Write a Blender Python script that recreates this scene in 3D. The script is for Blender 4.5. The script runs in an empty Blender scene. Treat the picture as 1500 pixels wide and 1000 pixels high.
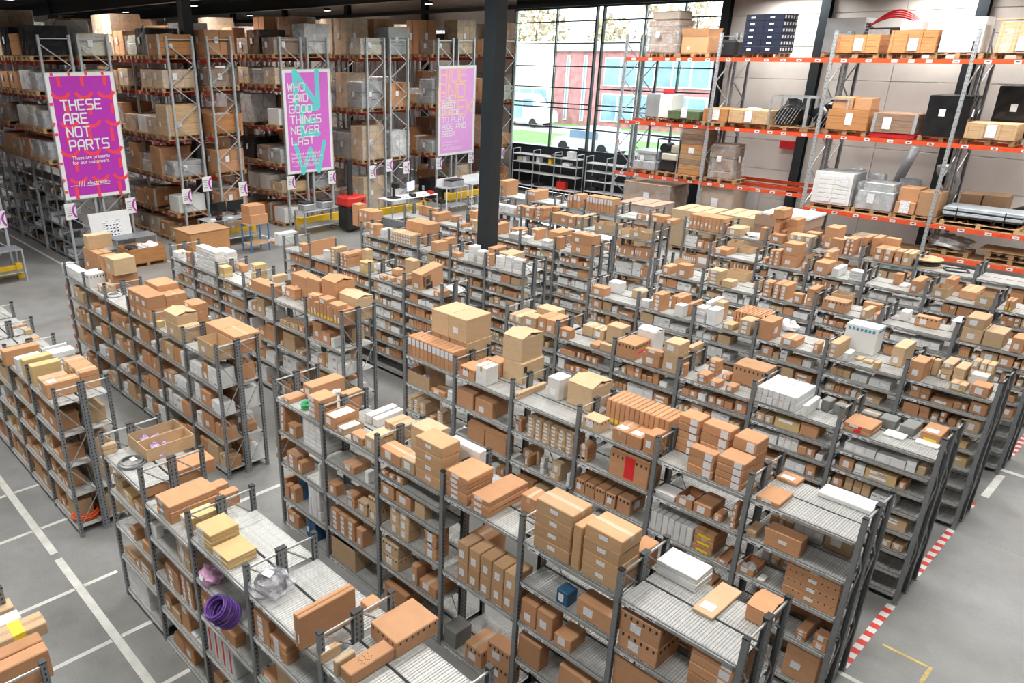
import bpy, math, random
from mathutils import Vector, Matrix
from math import pi, sin, cos, radians as rad
random.seed(7)
SC = bpy.context.scene
COL = SC.collection

# ------------------------------------------------------------------ camera, world, lights, exposure
cam = bpy.data.cameras.new('camera'); camo = bpy.data.objects.new('camera', cam); COL.objects.link(camo)
cam.sensor_width = 36.0; cam.lens = 1106.69 / 1500 * 36; cam.shift_x = (750 - 593.67) / 1500; cam.shift_y = (540.24 - 500) / 1500
cam.clip_start = .1; cam.clip_end = 400
_yaw, _pit, _rol = rad(138.6658), rad(22.9298), rad(0.2182)
_f = Vector((cos(_yaw) * cos(_pit), sin(_yaw) * cos(_pit), -sin(_pit)))
_r = Vector((sin(_yaw), -cos(_yaw), 0)); _d = _f.cross(_r)
_r2 = _r * cos(_rol) + _d * sin(_rol); _d2 = _d * cos(_rol) - _r * sin(_rol)
camo.matrix_world = Matrix(((_r2.x, -_d2.x, -_f.x, 0), (_r2.y, -_d2.y, -_f.y, 0), (_r2.z, -_d2.z, -_f.z, 6.28), (0, 0, 0, 1)))
SC.camera = camo

w = bpy.data.worlds.new('world'); SC.world = w; w.use_nodes = True
wn = w.node_tree; wn.nodes.clear()
wo = wn.nodes.new('ShaderNodeOutputWorld'); wb = wn.nodes.new('ShaderNodeBackground')
sky = wn.nodes.new('ShaderNodeTexSky'); sky.sky_type = 'NISHITA'; sky.sun_disc = False; sky.sun_elevation = rad(35); sky.sun_rotation = rad(200)
sky.dust_density = 6; sky.air_density = 1.0
mixw = wn.nodes.new('ShaderNodeMix'); mixw.data_type = 'RGBA'; mixw.inputs[0].default_value = .75
mixw.inputs[7].default_value = (.92, .96, 1.0, 1)
skm = wn.nodes.new('ShaderNodeMix'); skm.data_type = 'RGBA'; skm.blend_type = 'MULTIPLY'; skm.inputs[0].default_value = 1; skm.inputs[7].default_value = (.12, .12, .12, 1)
wn.links.new(sky.outputs[0], skm.inputs[6]); wn.links.new(skm.outputs[2], mixw.inputs[6])
wn.links.new(mixw.outputs[2], wb.inputs[0]); wb.inputs[1].default_value = 6.5
wn.links.new(wb.outputs[0], wo.inputs[0])

vs = SC.view_settings; vs.view_transform = 'Standard'; vs.look = 'None'; vs.gamma = 1.0; vs.use_curve_mapping = False
vs.exposure = -0.32

LAMP_POWER = 205.0
LAMPS = [(x, y) for x in (-1.5, -6.5, -11.5, -16.5, -21.5) for y in (1.2, 5.9, 10.6, 15.3, 20.0, 24.7)]
LAMPS += [(x, y) for x in (-28.5, -36.5, -44.5) for y in (5.0, 10.6, 14.8, 18.8, 22.8, 26.6)]
LAMPS += [(-4, -4), (-12, -4), (-14, 25.0), (-9, 25.0), (-4, 25.0), (1, 25.0), (1, 20), (-12.5, 28.3), (-8, 28.3), (-3.5, 28.3), (1.5, 28.3)]  # rows next to the back wall are extra lamps, added to brighten its panels

# ------------------------------------------------------------------ materials
MATS = {}
def newmat(name):
    m = bpy.data.materials.new(name); m.use_nodes = True
    nt = m.node_tree; b = nt.nodes['Principled BSDF']; MATS[name] = m
    return m, nt, b
def N(nt, t): return nt.nodes.new(t)
def mix(nt, blend, fac, a, b):
    n = N(nt, 'ShaderNodeMix'); n.data_type = 'RGBA'; n.blend_type = blend
    for k, v in ((0, fac), (6, a), (7, b)):
        if hasattr(v, 'links'): nt.links.new(v, n.inputs[k])
        elif v is not None: n.inputs[k].default_value = v if k == 0 else tuple(v) + ((1,) if len(v) == 3 else ())
    return n.outputs[2]
def noise(nt, scale, detail=3, coord='Object', rough=.5, stretch=None):
    tc = N(nt, 'ShaderNodeTexCoord'); n = N(nt, 'ShaderNodeTexNoise'); n.inputs['Scale'].default_value = scale; n.inputs['Detail'].default_value = detail
    n.inputs['Roughness'].default_value = rough
    if stretch:
        mp = N(nt, 'ShaderNodeMapping'); mp.inputs['Scale'].default_value = stretch; nt.links.new(tc.outputs[coord], mp.inputs[0]); nt.links.new(mp.outputs[0], n.inputs[0])
    else: nt.links.new(tc.outputs[coord], n.inputs[0])
    return n.outputs['Fac']
def ramp(nt, fac, stops):
    r = N(nt, 'ShaderNodeValToRGB'); nt.links.new(fac, r.inputs[0]); e = r.color_ramp.elements
    while len(e) < len(stops): e.new(.5)
    for k, (p, c) in enumerate(stops): e[k].position = p; e[k].color = tuple(c) + (1,)
    return r.outputs[0]
def bump(nt, b, h, strength=.2, dist=.01):
    n = N(nt, 'ShaderNodeBump'); n.inputs['Strength'].default_value = strength; n.inputs['Distance'].default_value = dist
    nt.links.new(h, n.inputs['Height']); nt.links.new(n.outputs[0], b.inputs['Normal'])
def simple(name, col, rough=.6, metal=0.0, var=.12, scale=6, spec=None):
    m, nt, b = newmat(name)
    if var:
        f = noise(nt, scale); c = ramp(nt, f, [(.3, [v * (1 - var) for v in col]), (.7, [min(1, v * (1 + var)) for v in col])])
        nt.links.new(c, b.inputs['Base Color'])
    else: b.inputs['Base Color'].default_value = tuple(col) + (1,)
    b.inputs['Roughness'].default_value = rough; b.inputs['Metallic'].default_value = metal
    if spec is not None: b.inputs['Specular IOR Level'].default_value = spec
    return m
def tinted(name, rough=.8, var=.1, scale=5, stretch=None, spec=.25):
    """takes the object's own colour and adds fibre and handling marks"""
    m, nt, b = newmat(name); oi = N(nt, 'ShaderNodeObjectInfo')
    f = noise(nt, scale, 4, stretch=stretch)
    g = ramp(nt, f, [(.25, [1 - var] * 3), (.75, [1 + var * .5] * 3)])
    nt.links.new(mix(nt, 'MULTIPLY', 1.0, oi.outputs['Color'], g), b.inputs['Base Color'])
    b.inputs['Roughness'].default_value = rough; b.inputs['Specular IOR Level'].default_value = spec
    return m
KRAFT = tinted('kraft_board', .82, .10, 7, (1, 1, 4))
WHITEB = tinted('white_board', .7, .05, 5)
PAINTED = tinted('painted_surface', .5, .05, 3, None, .4)
def label_mat():
    m, nt, b = newmat('paper_label'); tc = N(nt, 'ShaderNodeTexCoord'); mp = N(nt, 'ShaderNodeMapping'); mp.inputs['Scale'].default_value = (3, 3, 7)
    nt.links.new(tc.outputs['Generated'], mp.inputs[0])
    wv = N(nt, 'ShaderNodeTexWave'); wv.bands_direction = 'Z'; wv.inputs['Scale'].default_value = .5; wv.inputs['Distortion'].default_value = 0
    nt.links.new(mp.outputs[0], wv.inputs[0])
    ns = noise(nt, 9, 2, 'Generated'); mm = N(nt, 'ShaderNodeMath'); mm.operation = 'MULTIPLY'
    st = ramp(nt, wv.outputs['Fac'], [(.72, (0, 0, 0)), (.8, (1, 1, 1))]); s2 = ramp(nt, ns, [(.45, (0, 0, 0)), (.5, (1, 1, 1))])
    nt.links.new(st, mm.inputs[0]); nt.links.new(s2, mm.inputs[1])
    nt.links.new(mix(nt, 'MIX', mm.outputs[0], (.86, .87, .9), (.35, .36, .42)), b.inputs['Base Color']); b.inputs['Roughness'].default_value = .55
    return m
LABEL = label_mat()
TAPE = simple('packing_tape', (.42, .27, .13), .25, 0, .1, 4)
CLEARTAPE = simple('pale_tape', (.56, .385, .25), .3, 0, .08, 4)
PRINT = simple('black_print', (.028, .027, .028), .7, 0, 0)
DARKIN = simple('inside_cardboard', (.26, .15, .08), .85, 0, .1)
YEL = simple('yellow_sticker', (.85, .62, .03), .5, 0, 0)
REDS = simple('red_sticker', (.75, .03, .03), .5, 0, 0)
GREENS = simple('green_print', (.02, .45, .25), .5, 0, 0)
BLUES = simple('blue_print', (.05, .32, .52), .5, 0, 0)
STEEL = simple('grey_painted_steel', (.20, .212, .22), .42, .0, .14, 9, .5)
STEELCAP = simple('black_plastic_cap', (.02, .02, .022), .4, 0, 0)
ROD = simple('zinc_rod', (.50, .50, .48), .35, .5, .1, 8)
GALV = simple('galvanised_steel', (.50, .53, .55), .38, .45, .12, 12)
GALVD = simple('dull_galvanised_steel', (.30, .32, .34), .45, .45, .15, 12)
def deck_mat():
    m, nt, b = newmat('shelf_panel_steel'); f = noise(nt, 3, 5, stretch=(1, 6, 1))
    nt.links.new(ramp(nt, f, [(.3, (.36, .36, .345)), (.7, (.52, .52, .50))]), b.inputs['Base Color'])
    b.inputs['Roughness'].default_value = .38; b.inputs['Metallic'].default_value = .25
    return m
DECK = deck_mat()
ORANGE = simple('orange_rack_beam', (.70, .085, .025), .42, 0, .12, 5, .5)
REDBEAM = simple('red_rack_beam', (.50, .045, .022), .45, 0, .15, 5)
WOOD = None
def wood_mat(name, a, c):
    m, nt, b = newmat(name); f = noise(nt, 3, 5, stretch=(1, 1, 9)); oi = N(nt, 'ShaderNodeObjectInfo')
    nt.links.new(ramp(nt, f, [(.3, a), (.7, c)]), b.inputs['Base Color']); b.inputs['Roughness'].default_value = .75
    return m
WOOD = wood_mat('pallet_wood', (.30, .17, .08), (.46, .29, .15))
PLY = wood_mat('plywood', (.40, .175, .06), (.52, .25, .095))
PALEWOOD = wood_mat('pale_pine', (.47, .30, .155), (.60, .42, .24))
GREYWOOD = wood_mat('weathered_wood', (.20, .13, .09), (.34, .22, .15))
BLACKWRAP = simple('black_stretch_wrap', (.012, .012, .014), .22, 0, .4, 3, .6)
DARKBLUE = simple('dark_blue_card', (.007, .012, .032), .5, 0, .2)
def film_mat(name, col, alpha, rough):
    m, nt, b = newmat(name); b.inputs['Base Color'].default_value = tuple(col) + (1,); b.inputs['Roughness'].default_value = rough
    f = noise(nt, 4, 5, rough=.7); r = ramp(nt, f, [(.42, [alpha * .35] * 3), (.62, [min(1, alpha * 1.6)] * 3)])
    nt.links.new(r, b.inputs['Alpha']); bump(nt, b, f, .6, .03)
    return m
FILM = film_mat('clear_stretch_film', (.80, .82, .84), .22, .12)
BAG = film_mat('clear_poly_bag', (.80, .80, .85), .30, .15)
PURPLE = simple('pink_antistatic_bag', (.62, .34, .52), .3, 0, .35, 14)
LILAC = simple('lilac_antistatic_bag', (.52, .40, .66), .3, 0, .4, 16)
WHITEBAG = simple('white_poly_bag', (.80, .80, .82), .4, 0, .12, 12)
def floor_mat():
    m, nt, b = newmat('polished_concrete'); a = noise(nt, .35, 6, rough=.6); c = noise(nt, 2.2, 6, rough=.65); d = noise(nt, 30, 2)
    base = ramp(nt, a, [(.30, (.20, .197, .185)), (.5, (.265, .262, .255)), (.70, (.335, .335, .34))])
    st = ramp(nt, c, [(.3, (.80, .80, .78)), (.6, (1.0, 1.0, 1.0))]); sp = ramp(nt, d, [(.3, (.94, .94, .94)), (.7, (1.04, 1.04, 1.04))])
    nt.links.new(mix(nt, 'MULTIPLY', 1, mix(nt, 'MULTIPLY', 1, base, st), sp), b.inputs['Base Color'])
    rr = ramp(nt, c, [(.3, (.28, .28, .28)), (.7, (.42, .42, .42))]); nt.links.new(rr, b.inputs['Roughness'])
    return m
FLOORM = floor_mat()
LINEW = simple('white_floor_paint', (.66, .65, .61), .55, 0, .14, 5)
LINEY = simple('worn_yellow_paint', (.62, .46, .16), .6, 0, .25, 9)
TAPEW = simple('white_tape', (.78, .77, .76), .4, 0, .05)
TAPER = simple('red_tape', (.72, .07, .05), .4, 0, .08)
WALLM = simple('beige_wall_panel', (.68, .65, .61), .6, 0, .05, 1.5)
WALLW = simple('white_wall_panel', (.62, .62, .62), .6, 0, .04, 1.5)
ROOFM = simple('dark_roof_deck', (.045, .042, .042), .7, 0, .15, 1)
ANTHRA = simple('anthracite_steel', (.022, .030, .036), .4, 0, .1, 4, .5)
WHITEP = simple('white_paint', (.80, .80, .80), .45, 0, .03)
def emit(name, col, s):
    m, nt, b = newmat(name); b.inputs['Base Color'].default_value = (.9, .9, .9, 1); b.inputs['Emission Color'].default_value = tuple(col) + (1,); b.inputs['Emission Strength'].default_value = s
    return m
LAMPM = emit('lamp_diffuser', (1, .99, .96), 14)
def glass_mat():
    m, nt, b = newmat('window_glass'); nt.nodes.remove(b); o = nt.nodes['Material Output']
    t = N(nt, 'ShaderNodeBsdfTransparent'); t.inputs[0].default_value = (.93, .96, .96, 1); g = N(nt, 'ShaderNodeBsdfGlossy'); g.inputs['Roughness'].default_value = .02
    fr = N(nt, 'ShaderNodeFresnel'); fr.inputs[0].default_value = 1.3; mx = N(nt, 'ShaderNodeMixShader')
    nt.links.new(fr.outputs[0], mx.inputs[0]); nt.links.new(t.outputs[0], mx.inputs[1]); nt.links.new(g.outputs[0], mx.inputs[2]); nt.links.new(mx.outputs[0], o.inputs[0])
    return m
GLASS = glass_mat()
MAGENTA = simple('magenta_print', (.46, .032, .44), .5, 0, .03)
PINKRED = simple('coral_print', (.86, .06, .10), .5, 0, 0)
PURPLE_HAZE = simple('haze_paled_purple_print', (.66, .15, .62), .5, 0, .03)  # second banner's purple, with window haze put into the colour
CYANP = simple('aqua_print', (.13, .64, .66), .5, 0, 0)
PURPLE_GLARE = simple('glare_paled_purple_print', (.78, .36, .76), .5, 0, .03)  # third banner's purple, lightened further to carry the window glare
PEACH = simple('peach_print', (.90, .55, .36), .5, 0, 0)
GUARDY = simple('yellow_guard_paint', (.82, .52, .03), .4, 0, .08, 4)
SCREEN = simple('black_screen', (.012, .014, .018), .12, 0, 0)
BLUEM = simple('blue_frame_paint', (.04, .16, .42), .4, 0, .1)
REDM = simple('red_machine_paint', (.65, .03, .02), .35, 0, .05)
BLACKM = simple('black_plastic', (.018, .018, .02), .45, 0, .1)
CABLEG = simple('grey_cable', (.20, .21, .22), .5, 0, .1)
CABLEO = simple('orange_cable', (.85, .12, .03), .45, 0, .1)
CABLEV = simple('violet_cable', (.13, .05, .30), .45, 0, .15)
CABLEN = simple('green_tube', (.05, .45, .18), .45, 0, .1)
HOSER = simple('red_hose', (.55, .02, .03), .4, 0, .1)
BRICKM = simple('outdoor_brick', (.42, .20, .21), .8, 0, .25, 2)
LAWN = simple('lawn_ground', (.16, .36, .10), .9, 0, .3, 3)
ROADM = simple('asphalt_grey', (.36, .36, .37), .9, 0, .1, 2)
LEAF = simple('hazy_autumn_leaves', (.50, .40, .31), .9, 0, .5, 1.2)  # leaf tone lightened so the pale outdoor haze sits in the colour
BARKM = simple('tree_bark', (.12, .09, .07), .9, 0, .2)
BLUEGLASS = simple('blue_window_glass', (.22, .36, .52), .15, 0, .2, 1)
CARW = simple('white_car_paint', (.80, .80, .81), .25, 0, .02)
VANPIC = simple('aqua_van_print', (.25, .55, .62), .35, 0, .2, 1.5)

# ------------------------------------------------------------------ mesh helpers
class MB:
    def __init__(s): s.v = []; s.f = []; s.m = []; s.mats = []; s.smooth = False
    def mi(s, mat):
        if mat not in s.mats: s.mats.append(mat)
        return s.mats.index(mat)
    def poly(s, pts, mat):
        k = len(s.v); s.v += [tuple(p) for p in pts]; s.f.append(tuple(range(k, k + len(pts)))); s.m.append(s.mi(mat))
    def hexa(s, p, mat):
        k = len(s.v); s.v += [tuple(q) for q in p]; i = s.mi(mat)
        for f in ((0, 3, 2, 1), (4, 5, 6, 7), (0, 1, 5, 4), (1, 2, 6, 5), (2, 3, 7, 6), (3, 0, 4, 7)): s.f.append(tuple(k + a for a in f)); s.m.append(i)
    def box(s, x0, x1, y0, y1, z0, z1, mat):
        s.hexa(((x0, y0, z0), (x1, y0, z0), (x1, y1, z0), (x0, y1, z0), (x0, y0, z1), (x1, y0, z1), (x1, y1, z1), (x0, y1, z1)), mat); return s
    def cbox(s, x0, x1, y0, y1, z0, z1, mat, c=.006):
        cx, cy, cz = (x0 + x1) / 2, (y0 + y1) / 2, (z0 + z1) / 2; a, b, h = (x1 - x0) / 2, (y1 - y0) / 2, (z1 - z0) / 2
        c = min(c, a * .3, b * .3, h * .3); k = len(s.v); i = s.mi(mat); idx = {}
        for sx in (-1, 1):
            for sy in (-1, 1):
                for sz in (-1, 1):
                    for ax in range(3):
                        idx[sx, sy, sz, ax] = len(s.v)
                        s.v.append((cx + sx * (a - (c if ax != 0 else 0)), cy + sy * (b - (c if ax != 1 else 0)), cz + sz * (h - (c if ax != 2 else 0))))
        F = []
        for ax in range(3):
            for sg in (-1, 1):
                q = []
                for u, v in ((-1, -1), (1, -1), (1, 1), (-1, 1)):
                    t = [0, 0, 0]; t[ax] = sg; t[(ax + 1) % 3] = u; t[(ax + 2) % 3] = v; q.append(idx[t[0], t[1], t[2], ax])
                F.append(q if sg > 0 else q[::-1])
        for ax in range(3):
            b1, b2 = (ax + 1) % 3, (ax + 2) % 3
            for u in (-1, 1):
                for v in (-1, 1):
                    t0 = [0, 0, 0]; t1 = [0, 0, 0]; t0[ax] = -1; t1[ax] = 1
                    for t in (t0, t1): t[b1] = u; t[b2] = v
                    q = [idx[tuple(t0) + (b1,)], idx[tuple(t1) + (b1,)], idx[tuple(t1) + (b2,)], idx[tuple(t0) + (b2,)]]
                    F.append(q if u * v > 0 else q[::-1])
        for sx in (-1, 1):
            for sy in (-1, 1):
                for sz in (-1, 1):
                    q = [idx[sx, sy, sz, 0], idx[sx, sy, sz, 1], idx[sx, sy, sz, 2]]
                    F.append(q if sx * sy * sz > 0 else q[::-1])
        for q in F: s.f.append(tuple(q)); s.m.append(i)
        return s
    def bar(s, p, q, wd, ht, mat, up=(0, 0, 1)):
        p, q = Vector(p), Vector(q); d = (q - p).normalized(); u = Vector(up)
        if abs(d.dot(u)) > .98: u = Vector((1, 0, 0))
        a = d.cross(u).normalized() * wd / 2; b = a.cross(d).normalized() * ht / 2
        s.hexa([p - a - b, p + a - b, q + a - b, q - a - b, p - a + b, p + a + b, q + a + b, q - a + b], mat); return s
    def tube(s, pts, r, mat, n=6, cap=True):
        pts = [Vector(p) for p in pts]; k = len(s.v); i = s.mi(mat); rr = r if hasattr(r, '__len__') else [r] * len(pts)
        for j, p in enumerate(pts):
            d = (pts[min(j + 1, len(pts) - 1)] - pts[max(j - 1, 0)]).normalized(); u = Vector((0, 0, 1)) if abs(d.z) < .9 else Vector((1, 0, 0))
            a = d.cross(u).normalized(); b = a.cross(d)
            for t in range(n): s.v.append(tuple(p + a * (cos(2 * pi * t / n) * rr[j]) + b * (sin(2 * pi * t / n) * rr[j])))
        for j in range(len(pts) - 1):
            for t in range(n): s.f.append((k + j * n + t, k + j * n + (t + 1) % n, k + (j + 1) * n + (t + 1) % n, k + (j + 1) * n + t)); s.m.append(i)
        if cap:
            s.f.append(tuple(k + t for t in range(n))[::-1]); s.f.append(tuple(k + (len(pts) - 1) * n + t for t in range(n))); s.m += [i, i]
        return s
    def ring(s, c, R, r, mat, n=24, m=6, sq=1.0, jit=0):
        k = len(s.v); i = s.mi(mat)
        for a in range(n):
            t = 2 * pi * a / n; RR = R * (1 + jit * random.uniform(-1, 1))
            for b in range(m):
                q = 2 * pi * b / m; s.v.append((c[0] + (RR + r * cos(q)) * cos(t), c[1] + (RR + r * cos(q)) * sin(t) * sq, c[2] + r * sin(q)))
        for a in range(n):
            for b in range(m): s.f.append((k + a * m + b, k + ((a + 1) % n) * m + b, k + ((a + 1) % n) * m + (b + 1) % m, k + a * m + (b + 1) % m)); s.m.append(i)
        return s
    def blob(s, c, rx, ry, rz, mat, n=12, m=7, jit=.18, seed=1, flat=True):
        rn = random.Random(seed); k = len(s.v); i = s.mi(mat)
        for a in range(m + 1):
            ph = pi * a / m
            for b in range(n):
                t = 2 * pi * b / n; j = 1 + rn.uniform(-jit, jit); z = cos(ph) * rz * j
                s.v.append((c[0] + sin(ph) * cos(t) * rx * j, c[1] + sin(ph) * sin(t) * ry * j, c[2] + (max(z, -rz * .8) if flat else z)))
        for a in range(m):
            for b in range(n): s.f.append((k + a * n + b, k + (a + 1) * n + b, k + (a + 1) * n + (b + 1) % n, k + a * n + (b + 1) % n)); s.m.append(i)
        return s
    def lathe(s, c, prof, mat, n=20):
        k = len(s.v); i = s.mi(mat)
        for r, z in prof:
            for t in range(n): s.v.append((c[0] + r * cos(2 * pi * t / n), c[1] + r * sin(2 * pi * t / n), c[2] + z))
        for j in range(len(prof) - 1):
            for t in range(n): s.f.append((k + j * n + t, k + j * n + (t + 1) % n, k + (j + 1) * n + (t + 1) % n, k + (j + 1) * n + t)); s.m.append(i)
        return s
    def mesh(s, name):
        me = bpy.data.meshes.new(name); me.from_pydata(s.v, [], s.f)
        for m in s.mats: me.materials.append(m)
        if len(s.mats) > 1: me.polygons.foreach_set('material_index', s.m)
        if s.smooth: me.polygons.foreach_set('use_smooth', [True] * len(s.f))
        me.update(); return me
def ob(name, me, parent=None, loc=None, rz=0.0, col=None):
    if isinstance(me, MB): me = me.mesh(name)
    o = bpy.data.objects.new(name, me); COL.objects.link(o)
    if loc is not None: o.location = loc
    if rz: o.rotation_euler = (0, 0, rz)
    if parent is not None: o.parent = parent; KIDS.setdefault(parent.name, []).append(o)
    if col is not None: o.color = tuple(col) + (1,)
    return o
def tag(o, label, cat, group=None):
    o['label'] = label; o['category'] = cat
    if group: o['group'] = group
    return o
def empty(name, loc, label, cat, group=None, rz=0.0):
    o = bpy.data.objects.new(name, None); COL.objects.link(o); o.location = loc; o.rotation_euler = (0, 0, rz); o.empty_display_size = .1
    return tag(o, label, cat, group)
def struct(name, me, loc=None, label=None, rz=0.0):
    o = ob(name, me, None, loc, rz); o['kind'] = 'structure'
    if label: o['label'] = label
    return o
def stuff(name, me, label, cat, parent=None, loc=None):
    o = ob(name, me, parent, loc); o['kind'] = 'stuff'
    if parent is None: tag(o, label, cat)
    return o
def copytree(r, loc, rz, label, group=None, cat=None):
    c = r.copy(); COL.objects.link(c); c.location = loc; c.rotation_euler = (0, 0, rz); c['label'] = label
    if group: c['group'] = group
    for ch in KIDS[r.name]:
        d = ch.copy(); COL.objects.link(d); d.parent = c
        for g in KIDS.get(ch.name, ()):
            e = g.copy(); COL.objects.link(e); e.parent = d
    return c
KIDS = {}
ORD = ['zeroth', 'first', 'second', 'third', 'fourth', 'fifth', 'sixth', 'seventh', 'eighth', 'ninth', 'tenth', 'eleventh', 'twelfth', 'thirteenth', 'fourteenth', 'fifteenth', 'sixteenth',
       'seventeenth', 'eighteenth', 'nineteenth', 'twentieth'] + ['twenty-' + a for a in ('first', 'second', 'third', 'fourth', 'fifth', 'sixth', 'seventh', 'eighth', 'ninth')]

# ------------------------------------------------------------------ the setting
YW, XFAR, XNEAR, YNEAR, ZR = 29.3, -62.0, 9.0, -9.0, 8.9
struct('floor', MB().box(XFAR, XNEAR, YNEAR, YW, -.2, 0, FLOORM), label='grey polished concrete warehouse floor with pale wear marks')
b = MB().box(XFAR, XNEAR, YNEAR, YW, ZR, ZR + .2, ROOFM)
ceil = struct('ceiling', b, label='dark steel roof deck high above the racks')
m = MB().box(-.09, .09, 0, YW - YNEAR, 0, .28, ROOFM).mesh('purlin')
for i in range(22): ob('roof_purlin', m, ceil, (XFAR + 1.5 + i * 3.2, YNEAR, ZR - .3))
def girder_mesh(L, h):
    g = MB(); g.box(0, L, -.12, .12, 0, .03, ANTHRA); g.box(0, L, -.012, .012, .03, h - .03, ANTHRA); g.box(0, L, -.12, .12, h - .03, h, ANTHRA); return g.mesh('girder')
gm = girder_mesh(XNEAR - XFAR, .55)
for y, z in ((13.0, 7.78), (2.0, 8.0), (21.5, 8.0)): struct('ceiling_girder', gm, (XFAR, y, z))
lm = MB(); lm.box(-.09, .09, -.09, .09, -.1, .0, ANTHRA); lm.tube([(0, 0, 0), (0, 0, .45)], .012, ANTHRA, 5)
lh = MB(); lh.lathe((0, 0, 0), [(.02, .02), (.19, .02), (.21, -.08), (.2, -.1)], ANTHRA, 14); lhm = lh.mesh('lamp_housing')
ld = MB(); ld.lathe((0, 0, 0), [(.0, -.095), (.195, -.095), (.195, -.09)], LAMPM, 14); ldm = ld.mesh('lamp_diffuser')
lrm = MB().tube([(0, 0, .02), (0, 0, .6)], .012, ANTHRA, 5).mesh('lamp_rod')
la = bpy.data.lights.new('lamp_light', 'AREA'); la.shape = 'RECTANGLE'; la.size = 1.6; la.size_y = 1.0; la.energy = LAMP_POWER; la.color = (1, .985, .95); la.spread = rad(150)
for i, (x, y) in enumerate(LAMPS):  # also builds the added lamps that lift the back wall
    r = empty('ceiling_lamp', (x, y, 8.3), 'round white high-bay ceiling lamp on a rod, %s lamp of the %s lamp line' % (ORD[i % 6 + 1], ORD[i // 6 + 1]), 'lamp', 'high-bay lamps under the roof')
    ob('housing', lhm, r); ob('diffuser', ldm, r); ob('rod', lrm, r)
    l = bpy.data.objects.new('lamp_light', la); COL.objects.link(l); l.parent = r; l.location = (0, 0, -.13)

def wall_panels(name, x0, x1, z0, z1, mat, pw=6.0, ph=1.05, y=YW):
    s = struct(name, MB().box(x0, x1, y + .05, y + .2, z0, z1, mat)); x = x0; cache = {}
    while x < x1 - .01:
        xe = min(x + pw, x1); z = z0
        while z < z1 - .01:
            ze = min(z + ph, z1); k = (round(xe - x, 2), round(ze - z, 2))
            if k not in cache: cache[k] = MB().cbox(.008, k[0] - .008, 0, .05, .008, k[1] - .008, mat, .01).mesh('wall_panel')
            ob('wall_panel', cache[k], s, (x, y, z)); z = ze
        x = xe
    return s
WX0, WX1, WZ0, WZ1 = -25.45, -15.3, 2.04, 7.9
wall_panels('wall_back', WX1, XNEAR, 0, ZR, WALLM)['label'] = 'beige panelled wall behind the orange pallet rack'
wall_panels('wall_left', XFAR, WX0, 0, ZR, WALLM)['label'] = 'beige panelled wall behind the banner racks'
wall_panels('wall_front', WX0, WX1, 0, WZ0, ANTHRA, 2.5, 2.04)['label'] = 'anthracite wall panel under the tall window'
struct('wall_upper', MB().box(WX0, WX1, YW, YW + .2, 8.15, ZR, ANTHRA))
struct('wall_far', MB().box(XFAR - .2, XFAR, YNEAR, YW, 0, ZR, WALLW))
struct('wall_right', MB().box(XNEAR, XNEAR + .2, YNEAR, YW, 0, ZR, WALLW))
struct('wall_near', MB().box(XFAR, XNEAR, YNEAR - .2, YNEAR, 0, ZR, WALLW))
cm = MB(); cm.box(-.15, .15, -.14, -.12, 0, ZR, ANTHRA); cm.box(-.15, .15, .12, .14, 0, ZR, ANTHRA); cm.box(-.012, .012, -.12, .12, 0, ZR, ANTHRA)
cmm = cm.mesh('wall_column')
for x in (-31.5, -38, -44.5, -51): struct('wall_column', cmm, (x, YW - .17, 0))
for x in (WX1 + .15, -11.65, -7.2, -2.2, 3.2): struct('wall_column', cmm, (x, YW - .17, 0))
pm = MB(); pm.box(-.17, .17, -.17, -.145, 0, ZR, ANTHRA); pm.box(-.17, .17, .145, .17, 0, ZR, ANTHRA); pm.box(-.02, .02, -.145, .145, 0, ZR, ANTHRA)
pm.box(-.17, -.15, -.145, .145, 0, ZR, ANTHRA); pm.box(.15, .17, -.145, .145, 0, ZR, ANTHRA)
pmm = pm.mesh('roof_column')
for (x, y), l in (((-11.9, 13.05), 'thick dark roof column rising between the shelving rows'), ((-25.45, 12.75), 'dark roof column standing in the gap of a pallet rack'), ((-39, 13.05), None)): struct('roof_column', pmm, (x, y, 0), l)
# the tall window
win = struct('window_1', MB().box(WX0, WX1, YW - .02, YW + .1, WZ0 - .06, WZ0, ANTHRA), label='tall glazed wall of dark-framed panes looking out on lawn and cars')
mx = [WX0, -23.05, -20.95, -20.6, -18.6, -16.9, WX1]
hz = [WZ0, 2.95, 3.80, 3.99, 4.66, 5.56, 6.49, 7.37, WZ1]
for i, x in enumerate(mx):
    t = .07 if i in (0, 2, 3, 6) else .035
    ob('mullion', MB().box(x - t / 2, x + t / 2, YW - .08, YW + .08, WZ0, WZ1, ANTHRA), win)
for j, z in enumerate(hz):
    for a, c in ((mx[0], mx[2]), (mx[3], mx[6])): ob('transom', MB().box(a, c, YW - .05, YW + .05, z - .025, z + .025, ANTHRA), win)
for i in range(len(mx) - 1):
    for j in range(len(hz) - 1):
        ob('pane', MB().box(mx[i] + .03, mx[i + 1] - .03, YW - .005, YW + .005, hz[j] + .03, hz[j + 1] - .03, GLASS), win)
ob('window_head', MB().box(WX0, WX1, YW - .1, YW + .1, WZ1, WZ1 + .25, ANTHRA), win)
struct('trim_1', MB().box(XFAR, XNEAR, YW - .35, YW - .1, 7.95, 8.12, ANTHRA), label='dark steel rail running along the wall top')
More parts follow.
